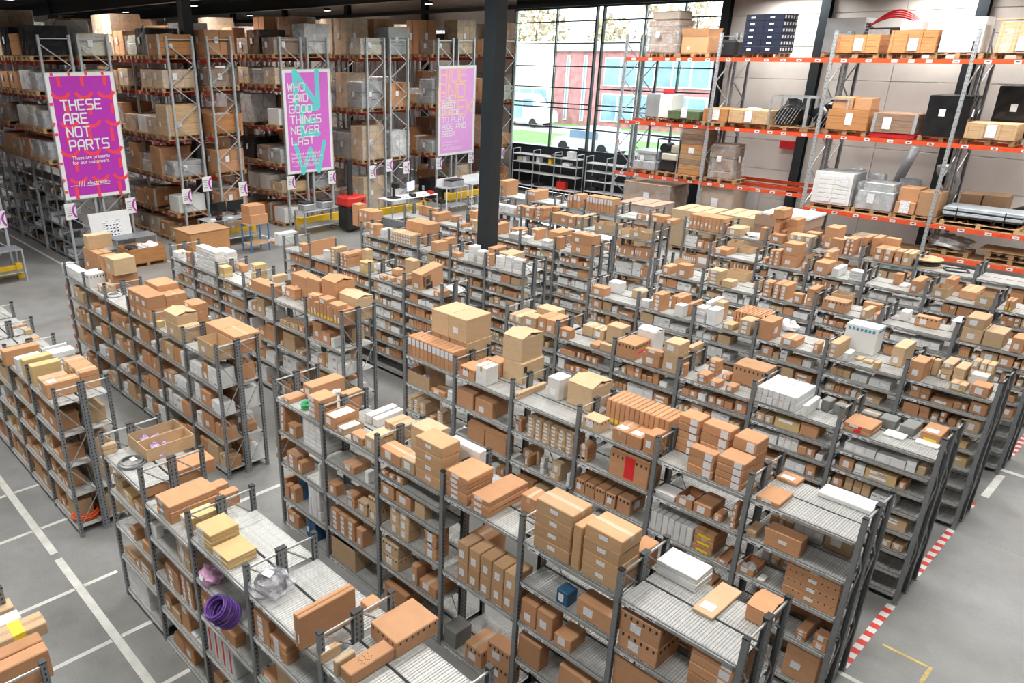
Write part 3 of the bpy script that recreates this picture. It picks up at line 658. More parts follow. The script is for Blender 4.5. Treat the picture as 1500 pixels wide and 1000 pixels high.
ITEMS = """R1 Bt -8.06 -7.97 2.42 2.59 2.00 2.12 1,2
R1 Tt -8.02 -7.49 2.73 3.31 2.00 2.16 2,1 fill=purple
R1 Bo -7.36 -7.03 2.85 3.32 1.87 2.04 1,1
R1 Bo -7.10 -7.01 2.45 2.74 1.87 1.98 1,1 lab=t
R1 Bo -6.69 -6.36 2.45 2.99 1.87 2.08 1,3 lab=c
R1 Bo -6.64 -6.49 3.00 3.19 1.87 2.01 1,1
R1 Bo -6.39 -6.27 3.00 3.19 1.87 2.03 1,1
R1 By -6.11 -5.94 2.45 2.77 2.00 2.14 1,6 lab=l
R1 By -5.77 -5.49 2.45 2.76 2.00 2.20 1,5 lab=l
R1 By -5.47 -5.18 2.45 2.75 2.00 2.10 1,4 lab=l
R1 Bo -4.02 -3.93 2.38 2.92 2.00 2.32 2,1 lab=f
R1 Bt -3.77 -3.72 2.42 2.60 2.00 2.09 2,1 lab=t
R1 Bt -3.59 -3.53 2.43 2.61 2.00 2.14 1,1
R1 Bo -3.53 -3.39 2.45 2.87 2.00 2.11 1,1 hand
R1 Bo -3.71 -3.38 2.88 3.32 2.00 2.15 1,1 vent
R1 Bo -4.04 -3.92 3.04 3.18 2.00 2.06 1,1
L1 Bo -11.75 -11.57 2.37 2.87 2.00 2.23 1,1
L1 Bw -11.75 -11.70 2.92 3.30 2.00 2.10 1,1 green
L1 Bw -11.63 -11.40 2.96 3.32 2.00 2.09 1,1
L1 Bw -11.40 -11.24 2.45 2.80 2.00 2.19 1,1
L1 By -11.05 -10.89 2.45 2.85 2.00 2.28 1,1
L1 By -10.68 -10.52 2.45 2.84 2.00 2.30 1,1 red
L1 Bt -10.36 -10.16 2.45 2.81 2.00 2.21 1,1
L1 Bo -10.16 -9.97 2.45 2.89 2.00 2.21 1,1 lab=t
L1 Bo -10.68 -9.97 2.90 3.16 2.00 2.26 3,3 yel
L1 Bt -12.91 -12.77 3.00 3.11 2.00 2.09 1,1
L1 Bo -12.57 -12.42 3.00 3.11 2.00 2.04 1,1
L1 Bo -13.30 -13.25 2.87 3.17 2.00 2.04 1,1
L2 Bw -16.28 -15.29 4.77 4.96 2.00 2.21 3,3
L2 Bw -15.13 -14.72 4.77 5.10 2.00 2.27 1,1 vent
L2 Bo -15.92 -15.11 5.14 5.44 2.00 2.55 2,1
L2 Bt -15.79 -15.53 5.14 5.63 2.55 2.83 1,1
L2 Bo -14.94 -14.65 5.11 5.42 2.00 2.57 1,1
L2 Bo -14.64 -14.34 5.09 5.60 2.00 2.30 1,1
L2 Bt -14.59 -14.17 5.09 5.52 2.30 2.62 1,1
L2 Bt -14.46 -14.14 4.82 5.06 2.00 2.14 1,1
L2 Bo -12.81 -12.01 4.77 5.11 2.00 2.44 3,2 lab=f
L2 Bo -12.81 -12.07 5.14 5.53 2.00 2.38 1,1
L2 Bo -12.89 -12.38 5.14 5.53 2.38 2.49 1,1
L2 Bt -11.34 -10.75 4.77 5.11 2.00 2.24 1,1 lab=f
L2 Ft -11.35 -10.91 4.77 5.14 2.24 2.39 1,1 lab=s
L2 By -11.75 -11.65 4.77 4.89 2.00 2.11 1,1
L2 Bo -11.42 -11.07 5.14 5.41 2.00 2.46 1,4
L2 Bw -11.65 -11.46 5.32 5.64 2.00 2.06 1,1
L2 Bo -10.65 -9.70 5.12 5.57 2.00 2.29 2,1
L2 Tt -10.25 -9.70 4.77 5.11 2.00 2.23 1,1 lab=f
L3 Bw -15.98 -15.71 7.09 7.33 2.00 2.13 1,1
L3 Bo -15.31 -15.08 7.09 7.20 2.00 2.23 3,1 lab=f
L3 Bw -14.79 -13.94 7.09 7.30 2.00 2.47 3,8
L3 Bw -14.65 -14.14 7.46 7.71 2.00 2.37 1,6
L3 By -13.86 -13.62 7.09 7.29 2.00 2.21 1,6
L3 Bo -14.05 -13.72 7.57 7.72 2.00 2.14 1,1
L3 By -13.21 -12.98 7.46 7.72 2.00 2.32 2,5
L3 Tt -12.81 -12.63 7.09 7.47 2.00 2.06 1,1 fill=blue,lab=f
L3 Bo -12.57 -11.81 7.09 7.31 2.00 2.20 1,1
L3 Bt -12.74 -12.59 7.64 7.93 2.00 2.14 1,1
L3 Bo -11.75 -11.40 7.32 7.47 2.00 2.20 1,1 lab=f
L3 Bo -11.75 -11.23 7.48 7.75 2.00 2.43 1,1
L3 Bo -11.21 -10.79 7.46 7.60 2.00 2.47 1,1
L3 Fo -10.67 -10.24 7.41 7.84 2.00 2.56 1,1
L3 Bo -10.68 -9.70 7.09 7.41 2.00 2.26 10,1 yel
L3 Bo -10.66 -10.43 7.09 7.30 2.26 2.35 1,1 lab=f
L3 Bo -10.32 -10.07 7.09 7.30 2.26 2.37 1,1 lab=f
L3 Bo -10.02 -9.75 7.09 7.30 2.26 2.34 1,1
L3 Ft -10.23 -9.69 7.46 7.81 2.00 2.39 1,1
R2 Bo -7.87 -7.72 4.77 5.04 2.00 2.06 1,1 lab=f
R2 Bo -7.80 -7.58 5.04 5.58 2.00 2.20 1,1
R2 Bo -7.29 -7.03 4.77 5.05 2.00 2.29 1,4 lab=l
R2 Bo -7.15 -7.01 5.16 5.44 2.00 2.25 1,1
R2 To -6.94 -6.72 4.77 5.15 2.00 2.16 1,1 fill=white,lab=f
R2 Tt -6.69 -6.53 4.77 5.07 2.00 2.08 1,1 fill=white,lab=f
R2 Bo -6.42 -6.17 4.77 4.93 2.00 2.10 1,1 lab=f
R2 Bt -6.15 -5.95 4.77 5.05 2.00 2.18 1,1 lab=f
R2 Bw -6.66 -6.54 5.19 5.64 2.00 2.12 1,1
R2 Bw -6.53 -6.43 5.20 5.64 2.00 2.11 1,1
R2 Bt -6.23 -5.97 5.14 5.43 2.00 2.20 1,1
R2 Bt -5.76 -5.40 5.14 5.42 2.00 2.33 1,1
R2 Bo -5.87 -5.51 4.77 4.99 2.00 2.14 1,1 lab=f
R2 Bt -5.50 -5.28 4.77 4.95 2.00 2.16 1,1 lab=f
R2 Bm -5.27 -4.86 4.77 5.06 2.00 2.51 1,4 lab=m
R2 Bw -5.15 -4.69 5.16 5.27 2.00 2.39 1,1
R2 Bo -4.80 -4.48 4.77 5.16 2.00 2.31 1,5 lab=f
R2 Bo -4.44 -4.19 4.77 5.37 2.00 2.19 1,3 lab=f
R2 Bo -4.10 -3.90 5.14 5.35 2.00 2.19 1,1
R2 Bm -3.63 -3.21 4.77 5.07 2.00 2.52 1,4 lab=m
R2 Bm -3.20 -3.10 4.77 5.03 2.00 2.46 1,1 lab=s
R2 Bm -3.09 -2.71 4.77 5.08 2.00 2.52 1,4 lab=m
R2 Bo -2.87 -2.71 5.14 5.40 2.00 2.23 1,1
R2 Bw -2.65 -2.26 5.27 5.55 2.00 2.14 1,5
R2 Bt -2.18 -1.99 5.06 5.56 2.00 2.03 1,1 lab=t
R2 Fo -1.85 -1.65 5.29 5.57 2.00 2.14 1,1 fill=paper
R3 Bo -8.00 -7.03 7.09 7.37 2.00 2.31 11,1 lab=u
R3 Bt -7.77 -7.03 7.38 7.89 2.00 2.37 2,1 tape
R3 Bt -7.77 -7.04 7.36 7.88 2.37 2.73 2,1 tape
R3 Bo -6.90 -6.60 7.09 7.37 2.00 2.17 1,1 vent,lab=f
R3 Bw -6.59 -6.38 7.09 7.34 2.00 2.27 1,1 tape
R3 Bo -6.94 -6.78 7.46 7.74 2.00 2.12 1,1
R3 Bo -6.73 -6.46 7.46 7.67 2.00 2.22 1,1
R3 Bt -6.45 -6.08 7.50 7.96 2.00 2.31 1,1 mark
R3 Ft -6.47 -6.12 7.50 7.96 2.31 2.65 1,1 mark
R3 Bt -5.87 -5.80 7.09 7.68 2.00 2.09 1,2 lab=f,vents
R3 Bw -5.63 -5.42 7.46 7.71 2.00 2.30 1,1
R3 Ft -5.34 -4.95 7.51 7.96 2.00 2.31 1,1
R3 Bt -4.78 -4.52 7.09 7.30 2.00 2.15 1,1 vent,lab=f
R3 Bo -4.68 -3.82 7.42 7.79 2.00 2.32 13,1 yel
R3 Bo -4.35 -3.96 7.09 7.39 2.00 2.16 2,1 lab=t
R3 Bo -3.94 -3.79 7.09 7.32 2.00 2.25 1,1 lab=f
R3 Bo -3.72 -3.46 7.42 7.66 2.00 2.46 1,5 lab=r
R3 Bo -3.44 -3.11 7.42 7.63 2.00 2.46 1,4 lab=r
R3 Bo -3.08 -2.81 7.42 7.70 2.00 2.44 1,3 lab=r
R3 Bo -3.39 -3.09 7.09 7.23 2.00 2.30 1,3 lab=r
R3 Bo -3.07 -2.77 7.09 7.36 2.00 2.33 1,4 lab=r
R3 Bo -2.65 -2.42 7.64 7.83 2.00 2.04 1,1 lab=t
R3 Bo -2.61 -2.36 7.09 7.42 2.00 2.05 1,1 lab=f
R3 Bw -2.22 -1.70 7.64 7.88 2.00 2.05 1,1
R3 Bo -2.80 -2.73 7.64 7.76 2.00 2.06 1,1
R4 Bt -8.01 -7.75 9.41 9.87 2.00 2.13 2,1 lab=f
R4 Bt -7.70 -7.43 9.41 9.65 2.00 2.18 1,1
R4 Bt -7.75 -7.33 9.80 10.07 2.00 2.23 1,1
R4 Bo -7.39 -7.04 9.41 9.79 2.00 2.24 2,1 lab=f
R4 Bo -6.94 -6.73 9.41 9.56 2.00 2.16 1,1 lab=f
R4 Bt -6.77 -6.35 9.78 10.02 2.00 2.17 2,1
R4 Bt -6.32 -6.03 9.78 10.02 2.00 2.29 1,1
R4 Bo -6.35 -6.18 9.41 9.65 2.00 2.06 1,1
R4 Bt -6.17 -5.94 9.41 9.49 2.00 2.12 1,1
R4 Bo -5.87 -5.55 9.41 9.83 2.00 2.24 1,1 vent,red
R4 Fw -5.81 -5.50 9.84 10.11 2.00 2.34 1,1
R4 Bo -5.43 -5.14 9.41 9.52 2.00 2.19 1,1 lab=f
R4 Bo -5.40 -5.11 9.41 9.49 2.19 2.26 1,1 lab=f
R4 Bt -5.10 -4.86 9.41 9.73 2.00 2.28 1,1 lab=f
R4 Bt -5.11 -4.86 9.41 9.70 2.28 2.45 1,1 lab=f
R4 Bt -4.97 -4.87 9.78 10.14 2.00 2.31 1,1
R4 Bo -4.79 -4.74 9.41 9.54 2.00 2.19 1,1 lab=f
R4 Bo -4.60 -4.44 9.78 9.93 2.00 2.23 1,4 lab=f
R4 Bo -4.56 -4.41 9.41 9.62 2.00 2.13 1,2 lab=f
R4 Bo -4.37 -4.23 9.41 9.59 2.00 2.08 1,1 lab=f
R4 Bo -4.14 -4.01 9.41 9.58 2.00 2.09 1,1 lab=f
R4 Bo -4.36 -4.25 9.75 9.87 2.00 2.09 1,1 lab=f
R4 Bo -4.24 -3.79 9.78 10.13 2.00 2.27 1,1 vent
R4 Bw -3.72 -3.21 9.41 10.00 2.00 2.21 7,2
R4 Bw -3.13 -3.06 9.41 9.82 2.00 2.15 1,1
R4 Bg -3.05 -2.93 9.78 9.95 2.00 2.14 1,1
R4 Bg -2.90 -2.74 9.78 9.90 2.00 2.13 1,1
R4 Bg -2.59 -2.39 9.80 9.98 2.00 2.12 1,1
R4 Bg -2.38 -2.19 9.81 10.01 2.00 2.12 1,1
R4 Bg -2.15 -1.98 9.80 10.07 2.00 2.11 1,1
R4 Bo -2.64 -2.32 9.41 9.78 2.00 2.10 1,2 redlab
R4 Bo -1.93 -1.71 9.79 10.14 2.00 2.12 1,1 yel,lab=t
R4 Bw -2.26 -2.03 9.61 9.79 2.00 2.02 1,1
R4 Bw -1.94 -1.69 9.67 9.79 2.00 2.02 1,1
R5 Bo -8.00 -7.69 11.73 11.93 2.00 2.16 1,1 lab=f
R5 Bw -7.88 -7.62 12.10 12.32 2.00 2.20 1,1
R5 Bt -7.36 -7.15 12.10 12.36 2.00 2.15 1,1
R5 Bw -6.94 -6.76 11.73 11.86 2.00 2.14 1,1 lab=f
R5 Bo -6.70 -6.52 11.73 12.01 2.00 2.31 1,1 lab=c
R5 Bo -6.55 -6.35 12.10 12.47 2.00 2.22 2,1
R5 Bw -6.27 -6.10 11.73 11.90 2.00 2.21 1,1
R5 Bo -6.13 -6.05 11.90 12.32 2.00 2.22 1,1
R5 Bw -5.87 -5.71 11.73 11.95 2.00 2.26 1,4
R5 Bw -5.68 -5.51 11.73 12.00 2.00 2.27 1,1
R5 Bw -5.89 -5.78 12.04 12.53 2.00 2.28 1,1
R5 Bt -5.73 -5.58 12.10 12.29 2.00 2.31 1,1
R5 Bo -5.37 -4.86 12.04 12.52 2.00 2.25 10,1
R5 Bt -5.39 -5.21 11.73 11.96 2.00 2.10 1,1 lab=f
R5 Bt -5.12 -4.91 11.73 12.00 2.00 2.24 1,1 lab=c
R5 Bo -4.80 -4.59 11.73 12.11 2.00 2.31 1,1 lab=s
R5 Bo -4.43 -4.18 11.73 12.04 2.00 2.12 1,1 lab=f
R5 Bo -3.94 -3.85 11.73 11.92 2.00 2.16 1,1 lab=f
R5 Bt -3.73 -3.59 11.73 12.20 2.00 2.23 1,1 lab=c
R5 Bw -3.72 -3.26 12.25 12.54 2.00 2.42 1,1 blue
R5 Bw -3.51 -3.41 11.73 11.97 2.00 2.13 1,1
R5 Bt -3.40 -3.30 11.90 12.05 2.00 2.03 1,1
R5 Bt -3.28 -3.15 11.88 11.98 2.00 2.04 1,1
R5 Bt -3.10 -3.02 11.73 11.86 2.00 2.10 1,1
R5 Bt -2.99 -2.82 12.06 12.52 2.00 2.30 1,1
R5 Bo -2.65 -2.47 11.73 12.05 2.00 2.27 1,1 lab=f
R5 Bt -2.55 -2.39 12.10 12.21 2.00 2.23 2,1 tape
R5 Bt -2.35 -2.21 12.03 12.38 2.00 2.25 1,3 tape
R5 Bt -2.20 -2.06 12.03 12.39 2.00 2.22 1,2 tape
R5 Bt -2.05 -1.78 12.15 12.35 2.00 2.33 3,3 lab=f
R5 Bw -1.99 -1.79 11.96 12.15 2.00 2.21 1,1
R5 Bt -2.15 -1.95 11.73 11.92 2.00 2.10 1,1 yel
R5 Bo -1.91 -1.70 11.73 11.96 2.00 2.15 1,1 lab=f
R6 Bo -7.88 -7.69 14.00 14.33 2.00 2.16 1,1 lab=f
R6 Bo -7.56 -7.28 14.00 14.21 2.00 2.26 1,1 lab=f
R6 Tt -7.82 -7.54 14.37 14.53 2.00 2.24 1,1
R6 Bt -6.88 -6.62 14.00 14.29 2.00 2.29 1,4 lab=f
R6 Tt -6.77 -6.38 14.58 14.87 2.00 2.18 1,1
R6 Bt -6.59 -6.37 14.00 14.24 2.00 2.13 1,1
R6 Tt -6.13 -5.98 14.37 14.75 2.00 2.13 1,1
R6 Bo -5.79 -5.62 14.00 14.23 2.00 2.28 1,4 lab=f
R6 Bo -5.60 -5.34 14.00 14.40 2.00 2.28 2,1 lab=c
R6 Bo -5.23 -5.05 14.00 14.13 2.00 2.18 1,1 lab=f
R6 Bo -5.00 -4.86 14.00 14.39 2.00 2.32 1,4
R6 Tt -4.72 -4.42 14.37 14.67 2.00 2.22 1,1
R6 Bo -4.72 -4.31 14.00 14.25 2.00 2.20 1,1 lab=f,vent
R6 Bt -4.08 -3.97 14.00 14.39 2.00 2.15 1,1 lab=f
R6 Bo -4.19 -3.89 14.40 14.52 2.00 2.18 1,1
R6 Bo -3.88 -3.79 14.00 14.29 2.00 2.13 1,1 lab=f
R6 Bo -3.34 -2.99 14.28 14.43 2.00 2.17 1,1 vent
R6 Bw -3.60 -3.46 14.37 14.59 2.00 2.16 1,1
R6 Bw -2.85 -2.72 14.37 14.76 2.00 2.18 1,1
R6 Bt -2.61 -2.33 14.00 14.49 2.00 2.23 1,1 tape,lab=f
R6 Bt -2.60 -2.34 14.00 14.43 2.23 2.40 1,1 tape,lab=f
R6 Bt -2.32 -2.06 14.00 14.43 2.00 2.24 1,1 tape
R6 Bt -2.73 -2.69 14.00 14.20 2.00 2.17 1,1
R6 Bo -1.97 -1.80 14.00 14.33 2.00 2.23 1,1
R7 Bo -4.43 -4.29 16.66 16.84 2.00 2.21 1,1
R7 Bo -4.03 -3.87 16.29 16.82 2.00 2.23 1,1 lab=f
R7 Bw -4.28 -4.15 16.53 16.78 2.00 2.04 1,1
R7 Tt -3.66 -3.42 16.29 16.70 2.00 2.18 1,1 lab=f
R7 Bo -3.30 -3.03 16.56 17.16 2.00 2.15 1,1
R7 Tt -2.98 -2.71 16.29 16.57 2.00 2.19 1,1 lab=f
R7 Bo -3.59 -3.44 16.70 17.06 2.00 2.28 2,1
R7 Bo -2.54 -2.42 16.29 16.59 2.00 2.19 2,1 yel
R7 Bo -6.50 -6.18 16.38 16.73 2.00 2.50 1,2 lab=f
R7 Bo -6.62 -6.50 16.29 16.53 2.00 2.34 1,1 lab=c
R7 Tt -6.12 -5.94 16.66 17.02 2.00 2.23 1,1
R7 Bo -6.03 -5.94 16.29 16.39 2.00 2.17 1,1 lab=f
R7 Bo -5.79 -5.62 16.69 17.08 2.00 2.40 1,3 yel
R7 Bo -5.79 -5.51 16.29 16.68 2.00 2.25 1,1 lab=f
R7 Bw -5.44 -5.31 16.29 16.81 2.00 2.18 1,1
R7 Bw -5.12 -4.86 16.29 16.50 2.00 2.21 1,4
R7 Bo -7.97 -7.65 16.29 16.68 2.00 2.13 1,1 lab=f
R7 Tt -7.66 -7.36 16.84 17.16 2.00 2.11 1,1
R7 Tt -7.87 -7.66 16.69 17.08 2.00 2.23 1,1
R7 Bo -6.85 -6.76 16.29 16.46 2.00 2.12 1,1
R7 Bo -6.72 -6.62 16.29 16.48 2.00 2.32 1,1 lab=c
R8 Bo -9.73 -8.80 18.33 18.78 2.00 2.36 9,1
R8 Bt -8.71 -8.36 18.33 18.85 2.00 2.18 1,1 lab=f
R8 Bo -7.68 -7.55 18.57 19.12 2.00 2.54 1,1
R8 Bo -7.73 -7.47 18.50 19.01 2.54 2.75 1,1
R8 Bo -7.41 -7.19 18.68 19.13 2.00 2.54 1,3
R8 Bo -7.88 -7.74 18.33 18.53 2.00 2.31 1,1
R8 Bo -7.54 -7.42 18.66 19.13 2.00 2.24 1,1
R8 Bo -7.63 -7.32 18.33 18.56 2.00 2.20 1,1
R8 Bt -7.21 -6.68 18.33 18.66 2.00 2.27 3,2 lab=f
R8 Bo -6.98 -6.68 18.70 18.93 2.00 2.30 1,1
R8 Bo -6.56 -6.27 18.66 19.12 2.00 2.49 1,2
R8 Bo -6.27 -5.98 18.33 18.50 2.00 2.33 1,1 lab=f
R8 Bo -5.97 -5.77 18.33 18.71 2.00 2.38 2,4 lab=f
R8 Bo -5.74 -5.62 18.64 19.13 2.00 2.40 1,1
R8 Bo -5.36 -4.99 18.33 18.78 2.00 2.28 2,2 lab=f
R8 Bo -4.96 -4.82 18.33 18.65 2.00 2.28 1,1 lab=f
R8 Bt -4.81 -4.62 18.33 18.81 2.00 2.27 1,1 lab=f
R8 Bo -5.56 -5.42 18.70 19.14 2.00 2.41 1,1
R8 Bo -5.33 -5.06 18.79 18.95 2.00 2.43 1,1
L4 Bw -15.40 -15.17 9.41 9.92 2.00 2.28 1,1
L4 Bo -15.74 -15.47 9.41 9.50 2.00 2.06 1,1
L4 Bo -13.91 -13.87 9.41 10.10 2.00 2.33 1,1 lab=f
L4 Bo -14.37 -14.18 9.41 9.57 2.00 2.21 1,1
L4 Bw -13.43 -13.28 9.41 9.53 2.00 2.23 1,5
L4 Bt -13.14 -12.96 9.41 9.74 2.00 2.34 1,1 lab=c
L4 Bo -12.81 -12.55 9.41 9.76 2.00 2.29 2,4 lab=f
L4 Bo -12.81 -12.67 9.76 9.92 2.00 2.28 1,1
L4 Bt -12.52 -12.32 9.78 9.94 2.00 2.36 1,3
L4 By -12.14 -11.89 9.41 9.63 2.00 2.24 1,5
L4 Bw -12.04 -11.81 9.78 9.90 2.00 2.14 1,2
L4 Bo -11.54 -11.33 9.78 9.95 2.00 2.13 1,1
L4 Bt -11.08 -10.80 9.74 9.91 2.00 2.43 1,1
L4 Bo -11.50 -11.30 9.41 9.51 2.00 2.08 1,1 lab=f
L4 Bo -11.23 -11.08 9.41 9.53 2.00 2.09 1,1 lab=f
L4 Bo -10.97 -10.75 9.41 9.65 2.00 2.12 1,1 lab=f
L4 Bo -10.55 -10.29 9.53 10.15 2.00 2.39 1,1 tilt
L4 Bo -9.89 -9.70 9.41 9.67 2.00 2.11 1,1
L5 Bo -14.68 -14.38 11.73 11.96 2.00 2.28 1,2
L5 Bw -14.26 -14.08 11.73 12.01 2.00 2.22 1,3
L5 Bt -13.86 -13.12 11.73 12.09 2.00 2.24 8,3 lab=f
L5 Bo -13.71 -12.90 12.10 12.49 2.00 2.47 4,2 tape
L5 Bo -15.57 -15.01 12.10 12.46 2.00 2.46 3,2 tape
L5 Bo -15.85 -15.58 12.10 12.37 2.00 2.57 1,1
L5 Bo -12.44 -12.22 11.73 12.08 2.00 2.22 1,1
L5 Bo -12.41 -12.23 12.10 12.38 2.00 2.25 1,1
L5 Bo -11.75 -11.53 11.73 11.90 2.00 2.10 1,1
L5 Bw -11.25 -11.07 11.73 11.97 2.00 2.34 1,4
L5 Bw -10.99 -10.81 11.73 11.94 2.00 2.28 1,5
L5 Bo -10.68 -10.59 11.73 11.89 2.00 2.26 1,1 lab=c
L5 Bw -10.45 -10.32 11.73 11.91 2.00 2.27 1,4
L5 Bw -10.17 -10.00 11.73 11.88 2.00 2.31 1,4
L5 Bw -9.95 -9.72 11.73 11.88 2.00 2.30 1,4
L5 Bo -11.00 -10.78 12.10 12.49 2.00 2.29 1,1
L5 Bt -10.68 -10.32 12.10 12.54 2.00 2.24 1,1
L6 Bo -14.82 -14.59 14.00 14.52 2.00 2.22 1,1 lab=f
L6 Bo -15.74 -15.00 14.37 14.47 2.00 2.25 5,1
L6 Bo -14.45 -14.26 14.37 14.63 2.00 2.15 1,1
L6 Bo -13.77 -13.64 14.00 14.32 2.00 2.09 1,1 lab=f
L6 Bt -13.33 -13.17 14.00 14.13 2.00 2.26 1,1 lab=f
L6 Bo -13.77 -13.53 14.37 14.78 2.00 2.39 1,1
L6 Bo -12.64 -12.47 14.00 14.50 2.00 2.26 1,1
L6 Bo -12.35 -12.06 14.37 14.72 2.00 2.15 1,1
L6 Bw -12.06 -11.80 14.00 14.34 2.00 2.14 1,1
L6 Bo -11.67 -11.47 14.37 14.73 2.00 2.24 1,1
L6 Bw -11.67 -11.46 14.00 14.25 2.00 2.12 1,2
L6 Bo -11.10 -10.75 14.29 14.81 2.00 2.31 1,1
L6 Bw -11.05 -10.86 14.00 14.24 2.00 2.14 2,2 lab=f
L6 Bo -10.62 -10.50 14.00 14.20 2.00 2.29 1,1
L6 Bo -10.19 -9.63 14.00 14.31 2.00 2.22 1,1
L6 Bo -10.21 -9.63 14.00 14.31 2.22 2.46 1,1
L7 Bw -14.62 -13.88 16.29 16.53 2.00 2.20 4,2
L7 Bo -13.81 -13.21 16.29 16.53 2.00 2.27 2,2 lab=f
L7 Bo -13.16 -12.83 16.29 16.67 2.00 2.32 1,4 lab=f
L7 Bo -12.94 -12.69 16.68 16.82 2.00 2.32 1,1
L7 Bo -12.56 -11.78 16.29 16.60 2.00 2.25 3,1
L7 Bt -11.75 -11.59 16.29 16.98 2.00 2.27 1,1 lab=f
L7 Tt -11.18 -10.68 16.29 16.75 2.00 2.19 1,1 lab=f
L7 Tt -10.50 -10.36 16.29 16.72 2.00 2.14 1,1 lab=f
L7 Tt -10.16 -9.61 16.29 16.67 2.00 2.19 1,1 lab=f,fill=paper
L8 Bo -11.28 -11.03 18.33 18.45 2.00 2.14 1,1 lab=c
L8 Bo -10.89 -10.42 18.33 18.65 2.00 2.18 1,1 lab=f
L8 Bo -10.39 -10.17 18.33 18.70 2.00 2.12 1,1
L8 Bo -12.94 -12.06 18.33 18.70 2.00 2.41 9,1 lab=u
L8 Bo -13.40 -13.15 18.33 18.68 2.00 2.39 2,1 lab=u
L8 Bo -13.62 -13.44 18.33 18.42 2.00 2.34 2,1 lab=u
L8 Bo -15.22 -14.83 18.33 19.01 2.00 2.27 4,1 lab=u
L8 Bo -16.30 -15.97 18.33 18.88 2.00 2.45 1,1 lab=f
R2 Bo -7.97 -7.87 4.77 5.02 1.52 2.02 1,4 lab=l,lv=0
R2 Bo -7.80 -7.61 4.77 4.88 1.52 1.70 1,1 lab=f,lv=0
R2 Bw -7.44 -7.01 4.77 5.12 1.52 1.98 3,7 lab=f,lv=0
R2 Bo -8.17 -8.08 4.77 5.07 1.02 1.31 1,1 lab=f,lv=0
R2 Bo -7.89 -7.63 4.77 4.97 1.02 1.24 1,1 lab=c,lv=0
R2 Bo -7.63 -7.52 4.77 4.98 1.02 1.19 1,1 lab=f,lv=0
R2 Bw -7.14 -7.09 4.77 5.04 1.02 1.36 1,1 lv=0
R2 Bo -8.16 -8.08 4.86 5.13 0.45 0.67 1,1 lv=0
R2 Bo -8.00 -7.90 4.77 4.88 0.45 0.66 1,1 lv=0
R2 Bo -7.87 -7.74 4.77 4.91 0.45 0.68 1,1 lv=0
R2 Bb -7.89 -7.73 4.92 5.05 0.45 0.88 1,1 lv=0
R2 Bw -7.42 -7.15 4.77 5.04 0.45 1.05 4,4 lab=f,lv=0
R2 Bo -7.99 -7.70 4.77 5.05 0.05 0.25 1,1 lab=f,lv=0
R2 Bb -7.52 -7.28 4.77 4.95 0.05 0.36 2,1 lv=0
R2 Bo -6.60 -6.37 4.77 5.05 1.52 1.62 1,1 lab=f,lv=0
R2 Bw -6.17 -6.09 4.77 4.88 1.52 1.68 1,2 lv=0
R2 Bo -6.93 -6.76 4.77 4.91 1.03 1.19 1,1 lab=f,lv=0
R2 Bo -6.56 -6.38 4.77 5.08 1.03 1.22 1,3 lab=c,lv=0
R2 Bt -6.31 -6.14 4.77 4.88 1.03 1.22 1,1 vent,lv=0
R2 Bt -6.11 -5.95 4.77 5.04 1.03 1.37 1,2 vent,lv=0
R2 Bo -6.90 -6.40 4.77 4.92 0.52 0.82 3,1 lab=c,lv=0
R2 Bo -6.37 -6.23 4.77 4.94 0.52 0.78 1,1 lab=f,lv=0
R2 Tt -6.91 -6.41 4.77 5.12 0.05 0.38 1,1 fill=blue,lv=0
R2 Bo -5.86 -5.74 4.77 5.04 1.79 1.84 1,1 lab=f,lv=0
R2 Bo -5.72 -5.62 4.77 5.04 1.79 1.85 1,1 lab=f,lv=0
R2 Bo -5.59 -5.47 4.77 4.86 1.79 1.88 1,1 lab=f,lv=0
R2 Bo -5.87 -5.63 4.77 5.04 1.51 1.68 1,1 lab=f,lv=0
R2 Bo -5.60 -5.34 4.77 5.04 1.51 1.67 1,1 lab=f,lv=0
R2 Bt -5.28 -5.11 4.77 4.90 1.51 1.70 1,1 lv=0
R2 Bt -5.71 -5.37 4.77 4.97 1.07 1.46 2,3 lab=f,lv=0
R2 Bo -5.12 -4.92 4.77 4.98 1.07 1.44 1,5 lab=c,lv=0
R2 Bt -5.87 -5.56 4.77 5.00 0.55 0.89 1,2 lab=f,vents,lv=0
R2 Bo -5.33 -5.23 4.77 5.02 0.55 0.81 1,1 lab=f,lv=0
R2 Bo -5.20 -4.91 4.77 5.11 0.55 0.69 1,1 lab=f,lv=0
R2 Bo -5.83 -5.42 4.77 5.04 0.05 0.27 1,1 lab=f,lv=0
R2 Bm -4.60 -3.79 4.77 5.03 1.05 1.53 5,2 lab=f,lv=0
R2 Bo -4.80 -4.55 5.14 5.50 1.05 1.35 1,1 lv=0
R2 Bg -4.79 -4.58 4.77 5.03 0.05 0.28 1,1 lab=f,lv=0
R2 Bo -4.45 -4.19 4.77 5.12 0.05 0.28 1,1 vent,lab=f,lv=0
R2 Bo -4.13 -3.81 4.77 4.97 0.05 0.52 1,2 vent,lab=f,lv=0
R2 Bb -3.32 -3.18 4.77 4.92 1.54 1.69 1,1 lab=f,lv=0
R2 Bo -3.09 -2.71 4.77 4.97 1.54 1.73 1,1 lab=f,lv=0
R2 Bo -3.72 -3.32 4.77 4.94 1.05 1.33 2,1 lab=f,lv=0
R2 Bo -3.30 -3.10 4.77 5.02 1.05 1.19 1,1 lab=f,lv=0
R2 Fo -3.72 -3.43 4.77 4.92 0.58 0.87 1,1 lv=0
R2 Bo -3.21 -2.86 4.77 5.04 0.58 0.86 1,1 lv=0
R2 Bo -2.65 -2.26 4.77 5.12 1.48 1.88 1,2 vent,lab=f,lv=0
R2 Bo -2.00 -1.64 4.77 5.04 1.48 1.97 1,5 lab=r,lv=0
R2 Bo -2.65 -2.21 4.77 4.94 1.00 1.39 1,1 lv=0
